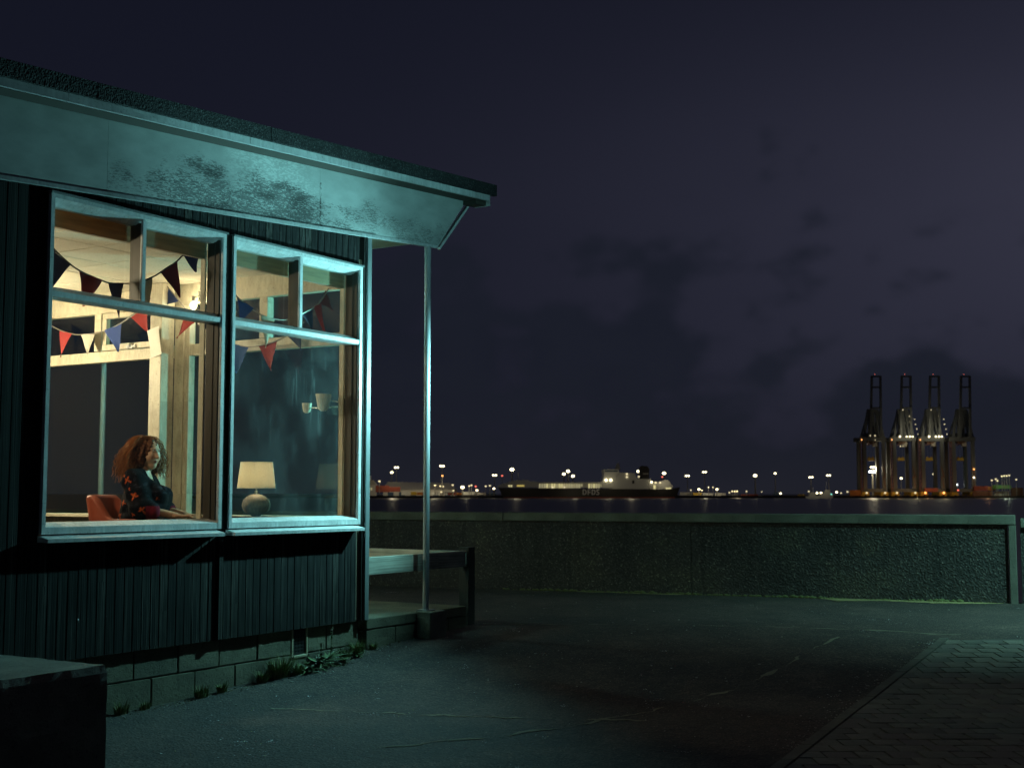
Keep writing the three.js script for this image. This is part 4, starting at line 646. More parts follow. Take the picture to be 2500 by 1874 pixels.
    return d;
  }, [-0.40, 0.42, -0.30], [0.40, 1.16, 0.36], 0.0075, (x, y, z) => { const l = leafAt(x, y, z), nn = fbm(y * 60, z * 60, 3, 2); if (l > 0) return [0.42 * (0.7 + 0.5 * l), 0.075 * (0.6 + 0.6 * l), 0.02]; if (z > 0.125 && y < 0.80 && Math.abs(x) > 0.15) return [0.18, 0.012, 0.03]; const k = 0.6 + 0.7 * nn; return nn > 0.70 ? [0.02, 0.02, 0.03] : [0.006 * k, 0.0055 * k, 0.008 * k]; });
  raw('blouse', blouse, new THREE.MeshPhysicalMaterial({ vertexColors: true, roughness: 1, specularIntensity: 0.25 }), woman);
  raw('trousers', nets((x, y, z) => { let d = ell(x, y, z, [0, 0.575, 0.0], [0.225, 0.125, 0.19]); for (const s of [-1, 1]) { d = smin(d, cap(x, y, z, [s * 0.105, 0.55, 0.02], [s * 0.12, 0.53, 0.42], 0.102, 0.078), 0.05); d = smin(d, cap(x, y, z, [s * 0.12, 0.53, 0.42], [s * 0.12, 0.11, 0.38], 0.074, 0.056), 0.03); } return d; }, [-0.32, 0.02, -0.28], [0.32, 0.74, 0.56], 0.014, () => [0.012, 0.012, 0.014]), std({ vertexColors: true, roughness: 0.9 }), woman);
  for (const s of [-1, 1]) raw('shoe', nets((x, y, z) => smax(smin(cap(x, y, z, [s * 0.12, 0.05, 0.34], [s * 0.135, 0.035, 0.55], 0.050, 0.040), cap(x, y, z, [s * 0.12, 0.1, 0.37], [s * 0.12, 0.05, 0.36], 0.045, 0.05), 0.03), 0.003 - y, 0.01), [s * 0.13 - 0.1, -0.01, 0.24], [s * 0.13 + 0.1, 0.18, 0.64], 0.009, () => [0.02, 0.018, 0.016]), std({ vertexColors: true, roughness: 0.4 }), woman);
  // hair: an inner mass and several hundred corkscrew locks
  const rnd = rng(41);
  const mass = nets((x, y, z) => {
    const [hx, hy, hz] = toHead(x, y, z);
    let d = ell(hx, hy, hz, [0, 0.018, -0.015], [0.087, 0.102, 0.100]);
    d = smin(d, ell(hx, hy, hz, [0, -0.075, -0.075], [0.135, 0.135, 0.088]), 0.06);
    for (const s of [-1, 1]) d = smin(d, ell(hx, hy, hz, [s * 0.102, -0.075, -0.028], [0.045, 0.11, 0.062]), 0.05);
    d = smax(d, -ell(hx, hy, hz, [0, -0.035, 0.105], [0.068, 0.118, 0.105]), 0.02);
    return d + 0.008 * Math.sin(hx * 110 + hy * 60) * Math.sin(hy * 90 - hz * 70);
  }, [HEAD[0] - 0.22, HEAD[1] - 0.32, HEAD[2] - 0.24], [HEAD[0] + 0.22, HEAD[1] + 0.16, HEAD[2] + 0.16], 0.008, (x, y, z) => { const k = 0.6 + 0.8 * fbm(x * 70, y * 40 + z * 50, 3, 2); return [0.10 * k, 0.034 * k, 0.012 * k]; });
  const locks = [mass.toNonIndexed()];
  for (let i = 0; i < 1500; i++) {
    const th = (rnd() - 0.5) * 2 * Math.PI, up = Math.pow(rnd(), 0.7), fw = Math.cos(th);                   // th = 0 is forward
    const el_ = 0.15 + 1.3 * up; if (fw > 0.35 && el_ < 1.0 - 0.0) continue; if (fw > -0.1 && el_ < 0.35) continue;
    const o = new THREE.Vector3(Math.sin(th) * Math.cos(el_), Math.sin(el_), fw * Math.cos(el_)), out = new THREE.Vector3(Math.sin(th), 0, fw > 0.1 ? -0.45 : fw).normalize();
    const p0 = new THREE.Vector3(o.x * 0.082, 0.02 + o.y * 0.1, -0.01 + o.z * 0.098), reach = (0.08 + 0.10 * rnd()) * (fw > 0 ? 0.55 : 1), drop = 0.185 + 0.11 * rnd() - 0.06 * up * rnd(), turns = 3.5 + 3 * rnd(), rr = 0.005 + 0.009 * rnd(), ph = rnd() * 6.3, pts = [], N = 26;
    for (let k = 0; k <= N; k++) {
      const t = k / N, side = Math.sin(Math.min(1, t * 1.5) * Math.PI / 2), e = new THREE.Vector3().copy(p0).addScaledVector(out, reach * side + 0.018 * t * t); e.y -= drop * Math.pow(t, 1.25) - 0.05 * Math.sin(Math.min(1, t * 2.2) * Math.PI) * (0.3 + up * 0.5);
      const c = rr * Math.min(1, 4 * t + 0.1) * (1 - 0.3 * t); e.x += c * Math.cos(ph + turns * 6.283 * t * 0.8); e.z += c * Math.sin(ph + turns * 6.283 * t * 0.8); e.y += 0.35 * c * Math.sin(ph * 2 + turns * 9 * t);
      pts.push(fromHead(e));
    }
    const g = clean(new THREE.TubeGeometry(new THREE.CatmullRomCurve3(pts), 30, 0.0013 + 0.0012 * rnd(), 3)), col = new Float32Array(g.attributes.position.count * 3), k = 0.55 + 0.9 * rnd(), warm = rnd();
    for (let q = 0; q < col.length; q += 3) { col[q] = 0.26 * k; col[q + 1] = (0.068 + 0.03 * warm) * k; col[q + 2] = 0.018 * k; } g.setAttribute('color', new THREE.BufferAttribute(col, 3)); locks.push(g);
  }
  raw('hair', mergeGeometries(locks), new THREE.MeshPhysicalMaterial({ vertexColors: true, roughness: 0.65, specularIntensity: 0.5 }), woman);

  // tub chair
  const chair = new THREE.Group(); chair.name = numbered('tub_chair'); chair.position.copy(base); chair.rotation.y = Math.PI / 2; scene.add(chair); bases.set(chair, new THREE.Vector3());
  tag(chair, 'terracotta leather tub chair under the seated woman', 'chair');
  const leather = std({ color: lin(0.40, 0.085, 0.045), roughness: 0.38, bumpMap: tex(256, 256, (x, y) => fbm(x / 5, y / 5, 141, 3, 51.2, 51.2), false, [6, 6]), bumpScale: 0.002 });
  const topY = (t) => { const d = Math.abs(t) * 180 / Math.PI; return 0.700 + 0.19 * sm(78, 42, d); };
  const P = (t, r, y) => { const c = Math.cos(t), s = Math.sin(t), e = 0.62, sx = Math.sign(s) * Math.pow(Math.abs(s), e), cz = Math.sign(c) * Math.pow(Math.abs(c), e); return [sx * r * 1.0, y, -cz * r * (c > 0 ? 1.05 : 1.0) - 0.01]; };
  const shell = []; const NT = 56, prof = 9, T1 = 2.45, pos = [], idx = [];
  for (let i = 0; i <= NT; i++) { const t = -T1 + 2 * T1 * i / NT, h = topY(t); for (let k = 0; k <= prof; k++) { let r, y; if (k <= 2) { r = 0.325; y = 0.36 + (h - 0.03 - 0.36) * k / 2; } else if (k <= 6) { const a = (k - 2) / 4 * Math.PI; r = 0.295 + 0.03 * Math.cos(a); y = h - 0.03 + 0.03 * Math.sin(a); } else { r = 0.265; y = h - 0.03 - (h - 0.03 - 0.38) * (k - 6) / 3; } const flare = 0.05 * sm(0.45, 0.9, y) * sm(1.3, 0.6, Math.abs(t)); const q = P(t, r + flare, y); pos.push(...q); } }
  for (let i = 0; i < NT; i++) for (let k = 0; k < prof; k++) { const a = i * (prof + 1) + k; idx.push(a, a + prof + 1, a + 1, a + 1, a + prof + 1, a + prof + 2); }
  for (const i of [0, NT]) { const a = i * (prof + 1); for (let k = 1; k < prof; k++) i ? idx.push(a, a + k, a + k + 1) : idx.push(a, a + k + 1, a + k); }
  const sg = new THREE.BufferGeometry(); sg.setAttribute('position', new THREE.Float32BufferAttribute(pos, 3)); sg.setIndex(idx); sg.computeVertexNormals(); raw('tub_back', muv(clean(sg)), leather, chair);
  raw('seat', clean(new RoundedBoxGeometry(0.52, 0.13, 0.56, 4, 0.05)).translate(0, 0.385, 0.03), leather, chair);
  for (const [x, z] of [[-0.2, -0.2], [0.2, -0.2], [-0.2, 0.24], [0.2, 0.24]]) raw('leg', rod([x * 1.15, 0, z * 1.1], [x, 0.34, z], 0.016, 10), M.darkWood, chair);
}

// ------------------------------------------------------------------ weeds along the cabin foot
{
  const rnd = rng(909), grassM = std({ vertexColors: true, roughness: 0.8 });
  const blade = (x, z, h, w, lean, dir, col) => {
    const pos = [], c = [], N = 4, dx = Math.cos(dir), dz = Math.sin(dir); const pt = (t, s) => { const b = lean * t * t, ww = w * (1 - t) * (0.6 + 0.8 * Math.sin(Math.PI * Math.min(1, t + 0.25))); return [x + dx * b - dz * ww * s, h * (t - 0.35 * lean / h * t * t), z + dz * b + dx * ww * s]; };
    for (let k = 0; k < N; k++) { const a = pt(k / N, -1), b = pt(k / N, 1), d = pt((k + 1) / N, 1), e = pt((k + 1) / N, -1); for (const q of [a, b, d, a, d, e]) { pos.push(...q); c.push(...col); } }
    const g = new THREE.BufferGeometry(); g.setAttribute('position', new THREE.Float32BufferAttribute(pos, 3)); g.setAttribute('color', new THREE.Float32BufferAttribute(c, 3)); g.computeVertexNormals(); g.setAttribute('uv', new THREE.Float32BufferAttribute(new Float32Array(pos.length / 3 * 2), 2)); return g;
  };
  const gy = (a, n) => { const p = B(a, 0, n); return ground(-p.z) - EYE; };
  const tuft = (a, n, size0, count0, label) => {
    const size = size0 * 1.25, count = count0 * 2;
    const t = thing('grass_tuft', label, 'grass tuft', [a, gy(a, n), n], 'weeds along the cabin foot'), g = [];
    for (let i = 0; i < count; i++) { const r = size * 0.35 * Math.sqrt(rnd()), th = rnd() * 6.3, k = 0.6 + 0.7 * rnd(), dry = rnd() < 0.25; g.push(blade(r * Math.cos(th) * 1.4, r * Math.sin(th) * 0.6, size * (0.45 + 0.6 * rnd()), 0.003 + 0.003 * rnd(), size * (0.2 + 0.5 * rnd()), th + rnd() - 0.5, dry ? [0.24 * k, 0.20 * k, 0.08 * k] : [0.09 * k, 0.13 * k, 0.03 * k])); }
    raw('blades', mergeGeometries(g), grassM, t);
  };
  tuft(0.72, 0.03, 0.10, 60, 'short grass tuft at the wall foot beside the concrete block');
  tuft(0.95, 0.02, 0.07, 40, 'second grass tuft from the concrete block along the wall foot');
  tuft(1.50, 0.03, 0.10, 70, 'low spreading grass tuft below the left window');
  tuft(1.72, 0.03, 0.08, 60, 'small grass tuft below the gap between the windows');
  tuft(2.16, 0.05, 0.11, 80, 'dark grass tuft left of the tall grass clump');
  tuft(2.36, 0.05, 0.19, 130, 'tallest yellow-green grass clump left of the air vent');
  tuft(2.52, 0.10, 0.11, 70, 'thin arching grass between the tall clump and the leafy weeds');
  tuft(3.18, 0.06, 0.10, 80, 'grass tuft right of the leafy weeds');
  tuft(3.36, 0.05, 0.13, 90, 'grass clump at the cabin corner');
  tuft(3.62, 0.03, 0.07, 50, 'small grass tuft under the porch edge');
  const leafy = (a, n, size0, count0, tall, label) => {
    const size = size0 * 1.2, count = count0 * 2;
    const t = thing('leafy_weed', label, 'weed', [a, gy(a, n), n], 'weeds along the cabin foot'), g = [];
    for (let i = 0; i < count; i++) { const th = rnd() * 6.3, k = 0.6 + 0.7 * rnd(), pale = rnd() < 0.3, h = size * (0.15 + 0.5 * rnd()), b = blade(0.02 * Math.cos(th), 0.012 * Math.sin(th), h, size * (0.10 + 0.08 * rnd()), size * (0.5 + 0.5 * rnd()), th, pale ? [0.20 * k, 0.23 * k, 0.17 * k] : [0.07 * k, 0.11 * k, 0.035 * k]); g.push(b); }
    raw('leaves', mergeGeometries(g), grassM, t);
    if (tall) { const q = [rod([0.03, 0, 0], [0.05, tall, 0.01], 0.003, 5)]; raw('stem', q[0], M.creamDark, t); const l = []; for (let i = 0; i < 34; i++) { const y = tall * (0.25 + 0.75 * rnd()), th = rnd() * 6.3; const b = blade(0, 0, 0.025, 0.008, 0.035, th, y > tall * 0.9 ? [0.32, 0.25, 0.22] : [0.06, 0.09, 0.03]); b.translate(0.04, y - 0.01, 0.005); l.push(b); } raw('stem_leaves', mergeGeometries(l), grassM, t); }
  };
  { const g = [], q = new THREE.Matrix4(); for (let i = 0; i < 520; i++) { const a = -0.2 + 4.3 * rnd(), n = 0.0 + 0.14 * rnd() * rnd() + (a > 2.3 && a < 3.4 ? 0.10 * rnd() : 0), k = 0.5 + 0.8 * rnd(), th = rnd() * 6.3, b = blade(0, 0, 0.004 + 0.012 * rnd(), 0.004 + 0.006 * rnd(), 0.012 + 0.02 * rnd(), th, rnd() < 0.5 ? [0.11 * k, 0.075 * k, 0.035 * k] : [0.06 * k, 0.075 * k, 0.025 * k]), p = B(a, 0, n); b.translate(p.x, ground(-p.z) + 0.002, p.z); g.push(b); } const m = raw(numbered('leaf_litter'), mergeGeometries(g), grassM, scene); tag(m, 'dead leaves and moss scraps gathered along the cabin foot', 'leaf litter', null, 'stuff'); }
  leafy(2.62, 0.12, 0.16, 26, 0, 'flat pale-leaved weed spreading in front of the air vent');
  leafy(2.80, 0.07, 0.20, 40, 0.20, 'bushy leafy weed right of the air vent');
  leafy(2.95, 0.06, 0.20, 40, 0.31, 'tall flowering weed standing against the plinth');
  leafy(3.02, 0.15, 0.13, 26, 0, 'low broad-leaved weed at the front of the weed patch');
  leafy(3.30, 0.10, 0.10, 20, 0, 'small rosette weed near the cabin corner');
}

// ------------------------------------------------------------------ street lamp beyond the right edge, lighting the sea wall end
{
  const lx = 9.0, ld = 13.0, g = ground(ld), H = 4.2;
  const sl = place('street_lamp', 'street lamp just beyond the right edge lighting the sea wall', 'street lamp', [lx, g, -ld]);
  raw('pole', join([cyl(0.06, 0.045, H, 0, 0, 0, 14), rod([0, H - 0.02, 0], [-0.7, H + 0.1, 0], 0.03)]), M.darkMetal, sl);
  raw('lamp_head', join([rbx(-1.1, -0.6, H + 0.06, H + 0.16, -0.1, 0.1, 0.03)]), M.darkMetal, sl);
  raw('lamp_lens', join([bx(-1.05, -0.68, H + 0.045, H + 0.058, -0.07, 0.07)]), std({ color: lin(0.8, 1, 0.9), emissive: lin(0.5, 1, 0.85), emissiveIntensity: 4 }), sl);
  const s = new THREE.SpotLight(new THREE.Color(0.40, 1.0, 0.92), 185, 0, 0.76, 1, 2); s.position.set(lx - 0.86, g + H + 0.03, -ld); s.target.position.set(6.0, 0.2, -14.3); s.castShadow = true; s.shadow.radius = 3; scene.add(s, s.target);
}

// ------------------------------------------------------------------ the far shore
const hX = (px, D) => (px - 1250) / 3161 * D, hY = (py, D) => EYE + (1204 - py) / 3172 * D, SEA = EYE - 3.9;
const FM = {
  quay: std({ color: lin(0.05, 0.045, 0.04), roughness: 0.9 }), pale: std({ color: lin(0.62, 0.60, 0.55), roughness: 0.7 }), roofPale: std({ color: lin(0.40, 0.38, 0.33), roughness: 0.7 }), red: std({ color: lin(0.24, 0.05, 0.03), roughness: 0.6 }), orange: std({ color: lin(0.42, 0.16, 0.03), roughness: 0.6 }), yellow: std({ color: lin(0.55, 0.36, 0.04), roughness: 0.6 }), blue: std({ color: lin(0.05, 0.09, 0.16), roughness: 0.6 }), green: std({ color: lin(0.10, 0.28, 0.06), roughness: 0.6 }), hull: std({ color: lin(0.022, 0.020, 0.018), roughness: 0.5 }), white: std({ color: lin(0.60, 0.60, 0.57), roughness: 0.6 }), crane: std({ color: lin(0.11, 0.12, 0.125), roughness: 0.6 }), rust: std({ color: lin(0.16, 0.075, 0.045), roughness: 0.7 }), pole: std({ color: lin(0.18, 0.17, 0.15), roughness: 0.7 }),
};
const glow = (r, g, b, k) => std({ color: lin(r, g, b), emissive: lin(r, g, b), emissiveIntensity: k });
const GM = { white: glow(1, 0.88, 0.54, 4.5), soft: glow(1, 0.86, 0.52, 0.9), warmWin: glow(1, 0.90, 0.45, 0.55), winDim: glow(0.9, 0.85, 0.5, 0.22), orange: glow(1, 0.42, 0.12, 3), red: glow(1, 0.18, 0.12, 1.6), green: glow(0.3, 0.9, 0.7, 1.2), cold: glow(0.92, 1, 1, 7) };
const farLight = (x, y, z, I, c = [1, 0.86, 0.55], r = 40) => { const l = new THREE.PointLight(new THREE.Color(...c), I, 0, 2); l.position.set(x, y, z); l.castShadow = true; l.shadow.radius = r; scene.add(l); };
{
  const Q = 1085;
  struct('far_quay', [bx(hX(880, Q) - 200, hX(2500, Q) + 500, SEA - 2, SEA + 1.9, -Q - 700, -Q)], FM.quay, 'dark quay of the far shore');
  // container with ribbed sides
  const containerGeo = (() => { const L = 12.2, Hh = 2.6, W = 2.4, pts = []; for (let i = 0; i < 12; i++) { const x = -L / 2 + i * L / 12; pts.push([x, 1.2], [x + 0.35, 1.2], [x + 0.5, 1.12], [x + 0.85, 1.12]); } pts.push([L / 2, 1.2]); const poly = [...pts, [L / 2, -1.2], [-L / 2, -1.2]]; return prismY(poly, 0, Hh); })();
  const box = (px0, px1, y0, y1, D, m, label, group) => { const w = hX(px1, D) - hX(px0, D), h = (y1 - y0) / 3172 * D, o = raw(numbered('shipping_container'), containerGeo, m, scene); o.scale.set(w / 12.2, h / 2.6, 1); o.position.set((hX(px0, D) + hX(px1, D)) / 2, hY(y1, D), -D); return tag(o, label, 'container', group); };
  // sheds at the left end
  const shed = (px0, px1, yRidge, yEave, yBase, D, dep, label) => { const x0 = hX(px0, D), x1 = hX(px1, D), o = place('warehouse', label, 'warehouse', [(x0 + x1) / 2, SEA + 1.9, -D]), w = (x1 - x0) / 2, b = SEA + 1.9, e = hY(yEave, D) - b, r = hY(yRidge, D) - b; raw('wall', bx(-w, w, 0, e, -dep, 0), FM.pale, o); raw('roof', hexa([[-w - 1, e, 1], [w + 1, e, 1], [w + 1, e, -dep - 1], [-w - 1, e, -dep - 1], [-w - 1 + 3, r, -dep * 0.35], [w + 1 - 6, r - 1, -dep * 0.35], [w + 1 - 6, r - 1, -dep * 0.65], [-w + 2, r, -dep * 0.65]]), FM.roofPale, o); for (let i = 0; i < 6; i++) raw('roller_door', bx(-w + 4 + i * w * 0.32, -w + 4 + i * w * 0.32 + 5, 0, e * 0.55, 0.05, 0.25), FM.blue, o); return o; };
  shed(935, 1108, 1175, 1194, 1204, 1110, 60, 'long low pale warehouse across the water left of the ferry');
  const hut = place('harbour_house', 'cream harbour house with a chimney beside the cabin corner', 'house', [hX(903, 1110), SEA + 1.9, -1112]);
  { const b = SEA + 1.9, h = (y) => hY(y, 1110) - b; raw('wall', bx(-6, 5, 0, h(1183), -8, 0), FM.pale, hut); raw('roof', prism([[-6.5, h(1183)], [5.5, h(1183)], [2, h(1171)], [-4, h(1171)]], -8.5, 0.5), FM.roofPale, hut); raw('chimney', bx(-1.8, 0.2, h(1172), h(1161), -5, -3), FM.pale, hut); for (const x of [-4, 0]) raw('window', bx(x, x + 1.6, h(1196), h(1190), 0.02, 0.2), GM.winDim, hut); }
  // stacked containers and trailers along the quay
  const row = [[950, 977, 1188, 1200, 'red'], [917, 950, 1185, 1201, 'red'], [980, 1003, 1199, 1208, 'white'], [1003, 1017, 1200, 1208, 'yellow'], [1018, 1032, 1201, 1208, 'orange'], [1052, 1068, 1201, 1208, 'white'], [1070, 1092, 1202, 1208, 'pale'], [1094, 1112, 1202, 1208, 'red'], [1114, 1130, 1202, 1208, 'orange'], [1131, 1160, 1200, 1208, 'white'], [1164, 1186, 1202, 1208, 'pale'], [1190, 1212, 1202, 1209, 'blue']];
  const words = { red: 'dark red', white: 'white', yellow: 'yellow', orange: 'orange', pale: 'pale grey', blue: 'dark blue', green: 'green' };
  const where = ['beside the left end of the warehouse', 'stacked by the cream harbour house', 'before the warehouse doors', 'before the warehouse doors', 'before the warehouse, beside the yellow one', 'just right of the porch post', 'before the right end of the warehouse', 'right of the warehouse end', 'between warehouse and ferry bow', 'the longest between warehouse and ferry', 'nearest but one to the ferry bow', 'beside the ferry bow'];
  row.forEach(([a, b, c, d, m], i) => box(a, b, c, d, 1095, FM[m], words[m] + ' shipping container ' + where[i], 'containers on the far quay'));
  [[1660, 1690, 1201, 1209, 'pale', 'just beyond the ferry stern'], [1692, 1712, 1202, 1209, 'yellow', 'second beyond the ferry stern'], [1716, 1742, 1203, 1209, 'white', 'third beyond the ferry stern'], [1746, 1772, 1203, 1210, 'pale', 'by the low lamps right of the ferry'], [1810, 1850, 1206, 1212, 'red', 'below the bright starry floodlight'], [1834, 1860, 1208, 1213, 'white', 'in front of the red one right of the ferry'], [1888, 1902, 1202, 1212, 'blue', 'standing tall right of the ferry'], [1948, 1965, 1206, 1212, 'yellow', 'midway between ferry and cranes'], [2075, 2101, 1196, 1213, 'orange', 'rounded stack left of the first crane'], [2258, 2290, 1191, 1200, 'red', 'behind the third crane'], [2378, 2412, 1186, 1197, 'red', 'on top of the stack right of the cranes'], [2399, 2412, 1186, 1197, 'yellow', 'amber end in the stack right of the cranes'], [2376, 2424, 1198, 1212, 'rust', 'at the bottom of the stack right of the cranes'], [2412, 2430, 1187, 1197, 'orange', 'right end of the top row beside the cranes'], [2428, 2462, 1199, 1212, 'pale', 'below the green container at the far right'], [2425, 2468, 1184, 1193, 'green', 'lit under the lamps at the far right'], [2470, 2498, 1190, 1212, 'rust', 'stacked at the extreme right']].forEach(([a, b, c, d, m, w], i) => box(a, b, c, d, 1096 + (i % 3) * 3, FM[m], (words[m] ?? 'rust brown') + ' shipping container ' + w, 'containers on the far quay'));

  // floodlight masts
  const poleG = clean(new THREE.CylinderGeometry(0.35, 0.6, 1, 6).translate(0, 0.5, 0)), headG = clean(new THREE.SphereGeometry(1, 12, 8)), barG = bx(-1, 1, -0.25, 0.25, -0.4, 0.4);
  const mast = (px, py, w, m, label, D = 1130, n = 1, name = 'floodlight_mast') => {
    const x = hX(px, D), b = SEA + 1.9, h = hY(py, D) - b, o = place(name, label, name === 'floodlight_mast' ? 'light mast' : 'quay lamp', [x, b, -D], 0, name === 'floodlight_mast' ? 'floodlight masts of the far port' : 'low lamps of the far port');
    const p = raw('pole', poleG, FM.pole, o); p.scale.set(w / 2.6, h, w / 2.6); if (n > 1) { const c = raw('crossbar', barG, FM.pole, o); c.scale.set(w * 0.8, 1, 1); c.position.y = h + 0.2; }
    for (let i = 0; i < n; i++) { const l = raw('lamp', headG, m, o); l.scale.set(w * 0.5, w * 0.36, w * 0.4); l.position.set((i - (n - 1) / 2) * w * 1.05, h, 0); }
    return o;
  };
  [[967.3, 1140.4, 2.0, 'white', 2, 'twin floodlight mast above the warehouse, higher of the pair left of the porch post'], [956, 1152.8, 2.6, 'white', 1, 'single starry floodlight above the warehouse left of the porch post'], [1078.8, 1137, 2.2, 'white', 2, 'tallest twin floodlight mast just right of the porch post'], [1207.5, 1159.4, 2.0, 'white', 2, 'twin floodlight mast left of the ferry bow'], [1250, 1145.6, 3.8, 'white', 1, 'wide bright floodlight above the ferry bow'], [1387, 1149.7, 3.2, 'white', 1, 'highest of three floodlights above the ferry middle'], [1377, 1156.5, 2.9, 'white', 1, 'left of three floodlights above the ferry middle'], [1399, 1161.7, 2.9, 'white', 1, 'right and lowest of three floodlights above the ferry middle'], [1559, 1150, 2.9, 'white', 1, 'floodlight beside the ferry funnel'], [1622, 1154.7, 3.2, 'white', 1, 'floodlight above the ferry stern'], [1679, 1161, 2.0, 'white', 2, 'first floodlight mast beyond the ferry stern'], [1721, 1151.8, 1.9, 'white', 2, 'second floodlight mast beyond the ferry stern, a little higher'], [1844.6, 1160.3, 3.4, 'white', 1, 'bright starry floodlight halfway between ferry and cranes'], [1893.7, 1155, 2.2, 'white', 1, 'small single floodlight right of the bright starry one'], [1981, 1164.5, 2.0, 'white', 2, 'twin floodlight mast, second left of the cranes'], [2024, 1159.8, 1.9, 'white', 2, 'twin floodlight mast nearest left of the cranes'], [2133, 1139.8, 2.2, 'white', 2, 'upper floodlight inside the first crane portal'], [2131, 1151, 3.0, 'cold', 2, 'brightest floodlight pair inside the first crane portal'], [2201.8, 1167, 2.2, 'white', 1, 'single floodlight inside the second crane portal'], [2284, 1156.6, 1.8, 'white', 2, 'twin floodlight inside the third crane portal'], [2335, 1182.7, 3.2, 'cold', 1, 'low starry white floodlight inside the fourth crane portal']]
    .forEach(([px, py, w, m, n, l]) => mast(px, py, w, GM[m], l, 1130, n));
  const ord = ['first', 'second', 'third', 'fourth', 'fifth', 'sixth', 'seventh', 'eighth', 'ninth', 'tenth', 'eleventh', 'twelfth', 'thirteenth', 'fourteenth', 'fifteenth', 'sixteenth', 'seventeenth', 'eighteenth', 'nineteenth'];
  const rank = (list, i) => ord[list.map((q, k) => [q[0], k]).sort((a, b) => a[0] - b[0]).findIndex((q) => q[1] === i)];
  [[925.6, 1174.4], [1044.8, 1174.6], [1062, 1184.5], [1075, 1186.4], [1082, 1187.3], [1105, 1183.5], [1129, 1189], [1145.5, 1185.8], [1151, 1184], [1164, 1196.5], [1077.5, 1200.6], [1106.5, 1197.4], [1186, 1186.4], [1196, 1185], [1205.8, 1192]].forEach(([px, py], i, list) => mast(px, py, [2.0, 1.5, 1.7, 1.6, 1.4, 1.8, 3.2, 1.5, 1.6, 2.2, 1.7, 1.7, 1.7, 1.7, 2][i], i === 6 || i === 9 || i === 14 ? GM.white : GM.soft, rank(list, i) + ' low quay lamp from the left, before the warehouse and ferry bow', 1090, 1, 'quay_lamp'));
  [[1687, 1196], [1706.7, 1194], [1714, 1197], [1751, 1194], [1730, 1189], [1741, 1189], [1781, 1202], [1788, 1199], [1794, 1199], [1800, 1199], [1823, 1199], [1906, 1204], [1860, 1200], [1975, 1199], [1995, 1203], [2005, 1202.5], [2043, 1201], [2054, 1203], [2069.5, 1200]].forEach(([px, py], i, list) => mast(px, py, [1.5, 2.1, 1.5, 2.1, 1.3, 1.3, 1.4, 1.6, 1.6, 1.6, 1.5, 1.9, 1.1, 1.6, 2, 2, 2, 1.5, 1.8][i], [1, 3, 11, 14, 15, 16].includes(i) ? GM.white : GM.soft, rank(list, i) + ' low quay lamp right of the ferry stern, counted towards the cranes', 1090, 1, 'quay_lamp'));
  [[1079.7, 1160.8, GM.orange, 'orange warning light below the twin floodlight right of the porch post'], [1226, 1160.8, GM.red, 'red warning light above the ferry bow'], [1161.4, 1187, GM.red, 'reddish lamp on the quay left of the ferry bow'], [1617.5, 1163.7, GM.red, 'red warning light at the ferry stern'], [2030, 1206, GM.green, 'green signal light left of the cranes'], [2340, 1196, GM.red, 'red signal light at the foot of the fourth crane']].forEach(([px, py, m, l]) => mast(px, py, 1.6, m, l, 1088, 1, 'signal_lamp'));
  // lamps over the machinery at the far right
  [[2423, 1172], [2433, 1169], [2437, 1173], [2448, 1162], [2454, 1161], [2460, 1161], [2466, 1160], [2483, 1170]].forEach(([px, py], i, list) => mast(px, py, 1.6, GM.soft, rank(list, i) + ' pale lamp from the left over the container yard at far right', 1092, 1, 'quay_lamp'));
  // small yachts and boats, masts up, right of the ferry
  const boat = place('moored_boat', 'moored white boat on the far quay left of the cranes', 'boat', [hX(1985, 1080), SEA, -1080], 0, 'moored boats on the far shore');
  raw('hull', prism([[-6, 1.6], [6.8, 2.1], [5.2, 0], [-5.6, 0]], -1.6, 1.6), FM.white, boat); raw('cabin', prism([[-3.5, 1.6], [-3, 4.6], [1.5, 4.6], [2.6, 1.8]], -1.2, 1.2), FM.white, boat); raw('mast', rod([0.2, 4.6, 0], [0.2, 9, 0], 0.18), FM.white, boat);
  const boat2 = copy(boat, 'second moored white boat nearer the cranes with a taller mast'); boat2.position.set(hX(2018, 1080), SEA, -1080); boat2.scale.set(-0.9, 1.5, 1);
  farLight(hX(1985, 1078), SEA + 9, -1070, 30); farLight(hX(2018, 1078), SEA + 9, -1070, 30);

  // the ferry
  const D = 1050, fx = (p) => hX(p, D) - hX(1440, D), fy = (p) => hY(p, D) - SEA, W = 13;
  const ferry = place('ferry', 'dark-hulled ferry with white bridge and lit deck openings', 'ferry', [hX(1440, D), SEA, -D - W]);
  raw('hull', prism([[fx(1216), fy(1190)], [fx(1222), fy(1200)], [fx(1228), -2], [fx(1650), -2], [fx(1655), fy(1205)], [fx(1661), fy(1189)], [fx(1642), fy(1193)], [fx(1600), fy(1194)]].reverse(), -W, W), FM.hull, ferry);
  raw('red_waterline', bx(fx(1230), fx(1648), -0.2, 1.1, W + 0.02, W + 0.1), FM.red, ferry);
  const house = raw('forecastle', prism([[fx(1214), fy(1189)], [fx(1219), fy(1183)], [fx(1262), fy(1171)], [fx(1290), fy(1171)], [fx(1292), fy(1174)], [fx(1316), fy(1176)], [fx(1316), fy(1189.5)]].reverse(), -W + 0.5, W - 0.4), FM.white, ferry);
  raw('window', join([[1241, 1245], [1246.5, 1250.5]].map(([a, b]) => bx(fx(a), fx(b), fy(1188), fy(1183.5), W - 0.38, W - 0.2))), GM.warmWin, house);
  raw('window', bx(fx(1262), fx(1280), fy(1187), fy(1183.5), W - 0.38, W - 0.2), glow(1, 0.78, 0.2, 0.45), house);
  raw('bow_mast', rod([fx(1265), fy(1171), 0], [fx(1265), fy(1152), 0], 0.3), FM.white, ferry);
